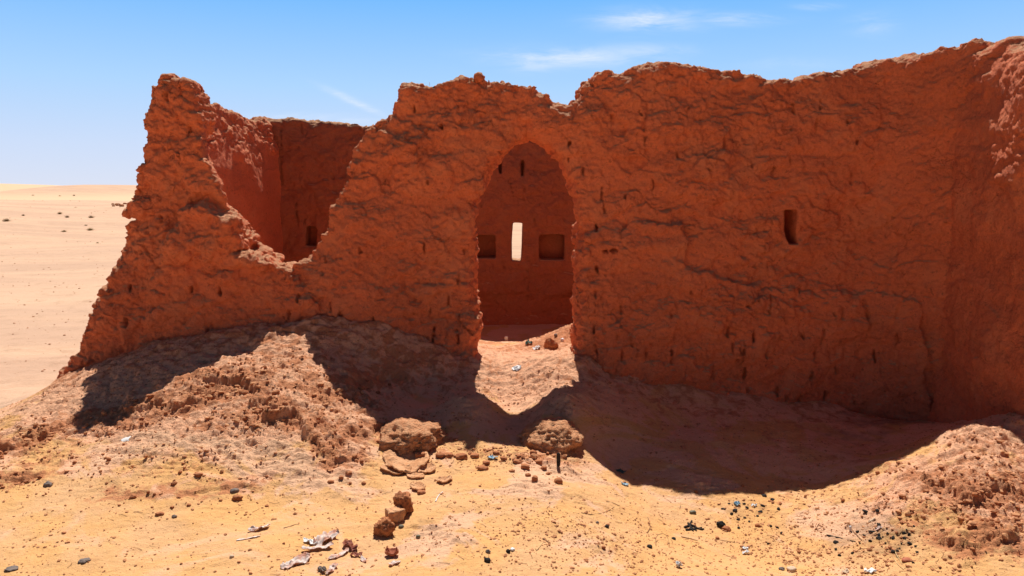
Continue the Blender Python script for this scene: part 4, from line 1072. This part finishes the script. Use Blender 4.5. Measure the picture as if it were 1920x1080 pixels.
def scatter_straw():
    V = []; Fc = []; n = 0
    for i in range(230):
        Y = RNG.uniform(3.4, 4.9); X = RNG.uniform(-0.7, 0.72) * Y
        if RNG.rand() < 0.45: X = RNG.normal(2.0, 0.35); Y = RNG.normal(4.1, 0.3)
        L = RNG.uniform(.02, .09); a = RNG.uniform(0, 6.28); b = RNG.uniform(-1.2, 1.2)
        t = np.linspace(0, 1, 5); x = X + np.cumsum(np.cos(a + b * t)) * L / 5; y = Y + np.cumsum(np.sin(a + b * t)) * L / 5
        z = ground_h(x, y) + 0.003
        v, f = tube_mesh(np.stack([x, y, z], 1), 0.0013, 0.0009, 4)
        V.append(v); Fc += [tuple(k + n for k in q) for q in f]; n += len(v)
    tag(link('straw', np.concatenate(V), faces=Fc, mat=M_TWIG), 'bits of dry straw strewn over the sand', None, None, 'stuff')
scatter_straw()

# ------------------------------------------------------------------ shrubs of the plain
def shrub_mesh(seed, n=230):
    r = np.random.RandomState(seed); V = []; Fc = []; k = 0
    for i in range(n):
        a = r.uniform(0, 6.28); el = r.uniform(0.15, 1.45); L = r.uniform(.5, 1.0)
        d = np.array([math.cos(a) * math.cos(el), math.sin(a) * math.cos(el), math.sin(el)])
        p0 = r.normal(0, .12, 3) * np.array([1, 1, 0]); bend = r.normal(0, .15, 3)
        pts = [p0 + d * L * t + bend * t * t for t in (0, .35, .7, 1.0)]
        v, f = tube_mesh(pts, .022, .008, 3); V.append(v); Fc += [tuple(q + k for q in ff) for ff in f]; k += len(v)
    return np.concatenate(V) * np.array([1, 1, .62]), Fc
sh = [(12, 415, 18, 10, 0), (126, 405, 10, 8, 0), (171, 406, 15, 9, 0), (120, 431, 12, 7, 1), (169, 429, 16, 9, 1), (161, 420, 9, 5, 0), (44, 404, 7, 6, 0), (112, 399, 11, 8, 1), (142, 386, 6, 3, 0), (183, 453, 7, 5, 1), (62, 365, 6, 3, 0), (112, 366, 6, 4, 1), (139, 365, 6, 5, 0)]
lab = ['low dark tussock at the left edge of the plain', 'small brown tussock between dark tussock and yellow one', 'brown slanting tussock nearest the ruin in the upper row', 'rust brown rounded tussock below the upper row', 'yellowish tussock nearest the ruin in the lower row', 'thin low tussock above the yellowish one',
       'sparse reddish tussock behind the dark one', 'pale wispy tussock in the upper row', 'tiny tussock high on the plain', 'pale small tussock closest to the foreground beside the ruin', 'tiny dark bush on the crest of the grey slope', 'faint yellow bush on the far sand below the ridge', 'small dark bush on the far sand below the ridge']
proto = {}
for i, (px, py, w, h, c) in enumerate(sh):
    x, y = G0(px, py + 2)
    z = gz(x, y)
    key = (c, i % 3)
    if key not in proto:
        v, f = shrub_mesh(50 + i); o = link('desert_shrub', v, faces=f, mat=(M_SHRUB, M_SHRUB_Y)[c]); proto[key] = o
    else:
        o = proto[key].copy(); COL.objects.link(o)
    s = w * 0.42 * math.hypot(x, y) / F
    o.location = (x, y, z - 0.05 * s); o.scale = (s, s, s * 1.6 * h / w * 1.2); o.rotation_euler = (0, 0, random.uniform(0, 6))
    tag(o, lab[i], 'shrub', 'dry shrubs on the plain')
# dark stones in the hollow beside the ruin
for i in range(14):
    px = 212 + i * 2.4 + random.uniform(-2, 2); py = 385 + random.uniform(-3, 4)
    x, y = G0(px, py); z = gz(x, y); s = random.uniform(3, 6) * 0.5 * y / F
    v, f = lump_mesh(2, 500 + i, (s * 1.5, s, s * 0.8), .4, .1)
    o = link('rock', v, tris=f, mat=M_CLOD); o.location = (x, y, z + s * 0.3)
    tag(o, 'dark rock in the line of rocks on the sand just left of the ruin', 'rock', 'line of dark rocks beside the ruin')

# ------------------------------------------------------------------ light, sky, camera
SUN_EL, SUN_AZ = math.radians(59), math.radians(0.0)       # azimuth from +Y towards +X
sdir = Vector((math.sin(SUN_AZ) * math.cos(SUN_EL), math.cos(SUN_AZ) * math.cos(SUN_EL), math.sin(SUN_EL)))
sun = bpy.data.lights.new('sun', 'SUN'); sun.energy = 5.0; sun.angle = math.radians(0.5); sun.color = (1.0, 0.955, 0.89)
so = bpy.data.objects.new('sun', sun); COL.objects.link(so); so.rotation_euler = sdir.to_track_quat('Z', 'Y').to_euler(); so.location = (0, 0, 30)

w = bpy.data.worlds.new('World'); sc.world = w; w.use_nodes = True
nt = w.node_tree; N = NT(nt)
bg = nt.nodes['Background']
sky = N.n('ShaderNodeTexSky'); sky.sky_type = 'NISHITA'; sky.sun_disc = False
sky.sun_elevation = SUN_EL; sky.sun_rotation = SUN_AZ; sky.air_density = 0.55; sky.dust_density = 0.15; sky.ozone_density = 1.6; sky.altitude = 600
tc = N.n('ShaderNodeTexCoord')
dirv = tc.outputs['Generated']
sep = N.n('ShaderNodeSeparateXYZ'); N.L(dirv, sep.inputs[0])
# thin wisps of cloud: bearing (x/y) and height (z/y) on the dome
U = N.math('DIVIDE', sep.outputs[0], N.math('MAXIMUM', sep.outputs[1], 0.05)); Wz = N.math('DIVIDE', sep.outputs[2], N.math('MAXIMUM', sep.outputs[1], 0.05))
cmb = N.n('ShaderNodeCombineXYZ'); N.L(U, cmb.inputs[0]); N.L(Wz, cmb.inputs[1])
mp = N.n('ShaderNodeMapping'); mp.inputs['Scale'].default_value = (0.7, 3.3, 1); mp.inputs['Rotation'].default_value = (0, 0, 0.12); N.L(cmb.outputs[0], mp.inputs['Vector'])
nz = N.noise(mp.outputs['Vector'], 13, 8, 0.66, 0.6)
tot = None
for px, py, rx, ry, wgt in ((1220, 38, 85, 18, 1.0), (1375, 36, 75, 10, .7), (1060, 108, 125, 16, .9), (1200, 98, 90, 14, .5), (1640, 45, 40, 18, .4), (1530, 12, 40, 6, .5), (1000, 118, 60, 14, .6), (560, 222, 110, 8, .5), (660, 228, 60, 8, .5), (655, 195, 40, 8, .0), (1480, 120, 80, 10, .2)):
    a, b = ray(px, py)
    du = N.math('DIVIDE', N.math('SUBTRACT', U, a), rx / F); dw = N.math('DIVIDE', N.math('SUBTRACT', Wz, b), ry / F)
    e = N.math('MULTIPLY', N.math('EXPONENT', N.math('MULTIPLY', N.math('ADD', N.math('MULTIPLY', du, du), N.math('MULTIPLY', dw, dw)), -1.0)), wgt)
    tot = e if tot is None else N.math('MAXIMUM', tot, e)
# the single slanting streak
a, b = ray(662, 190); ca, sa = math.cos(-0.42), math.sin(-0.42)
du = N.math('SUBTRACT', U, a); dw = N.math('SUBTRACT', Wz, b)
al = N.math('DIVIDE', N.math('ADD', N.math('MULTIPLY', du, ca), N.math('MULTIPLY', dw, sa)), 50 / F)
ac = N.math('DIVIDE', N.math('SUBTRACT', N.math('MULTIPLY', dw, ca), N.math('MULTIPLY', du, sa)), 6 / F)
e = N.math('MULTIPLY', N.math('EXPONENT', N.math('MULTIPLY', N.math('ADD', N.math('MULTIPLY', al, al), N.math('MULTIPLY', ac, ac)), -1.0)), 0.9)
tot = N.math('MAXIMUM', tot, e)
cl = N.math('MULTIPLY', tot, N.ramp(nz, 0.28, 0.74))
cl = N.math('MINIMUM', N.math('MULTIPLY', cl, 0.85), 0.6)
SKYS = 0.05
nrm = N.n('ShaderNodeVectorMath'); nrm.operation = 'NORMALIZE'; N.L(dirv, nrm.inputs[0])
sn = N.n('ShaderNodeSeparateXYZ'); N.L(nrm.outputs['Vector'], sn.inputs[0])
cr_ = N.n('ShaderNodeValToRGB'); N.L(sn.outputs[2], cr_.inputs[0])
els = cr_.color_ramp.elements
for k, (p_, c_) in enumerate(((0.0, (.74, .78, .93)), (0.055, (.64, .76, .99)), (0.13, (.45, .71, 1.05)), (0.255, (.16, .51, 1.05)), (0.5, (.10, .30, .76)), (1.0, (.05, .17, .45)))):
    e_ = els[k] if k < 2 else els.new(p_)
    e_.position = p_; e_.color = (*c_, 1)
sc_ = N.n('ShaderNodeVectorMath'); sc_.operation = 'SCALE'; sc_.inputs['Scale'].default_value = 0.87 / SKYS; N.L(cr_.outputs[0], sc_.inputs[0])
# the hazy bright half of the sky lies under the sun; the half behind is a deep clear blue
ff = N.math('MULTIPLY', N.ramp(sn.outputs[1], 0.2, 0.8), N.ramp(sn.outputs[2], 0.58, 0.27, 0.0, 0.88))
half = N.mix(ff, sky.outputs[0], sc_.outputs['Vector'])
mixc = N.mix(cl, half, (0.80 / SKYS, 0.82 / SKYS, 0.88 / SKYS))
N.L(mixc, bg.inputs['Color']); bg.inputs['Strength'].default_value = SKYS

cam = bpy.data.cameras.new('camera'); cam.sensor_width = 36; cam.lens = F / 1920 * 36; cam.clip_end = 9000; cam.clip_start = 0.05
co = bpy.data.objects.new('camera', cam); COL.objects.link(co); co.location = (0, 0, E); co.rotation_euler = (math.pi / 2 - PITCH, 0, 0)
sc.camera = co
sc.view_settings.view_transform = 'Standard'; sc.view_settings.look = 'None'; sc.view_settings.gamma = 1; sc.view_settings.exposure = 0.26
sc.cycles.max_bounces = 8; sc.cycles.diffuse_bounces = 5
try: sc.cycles.use_denoising = True
except Exception: pass
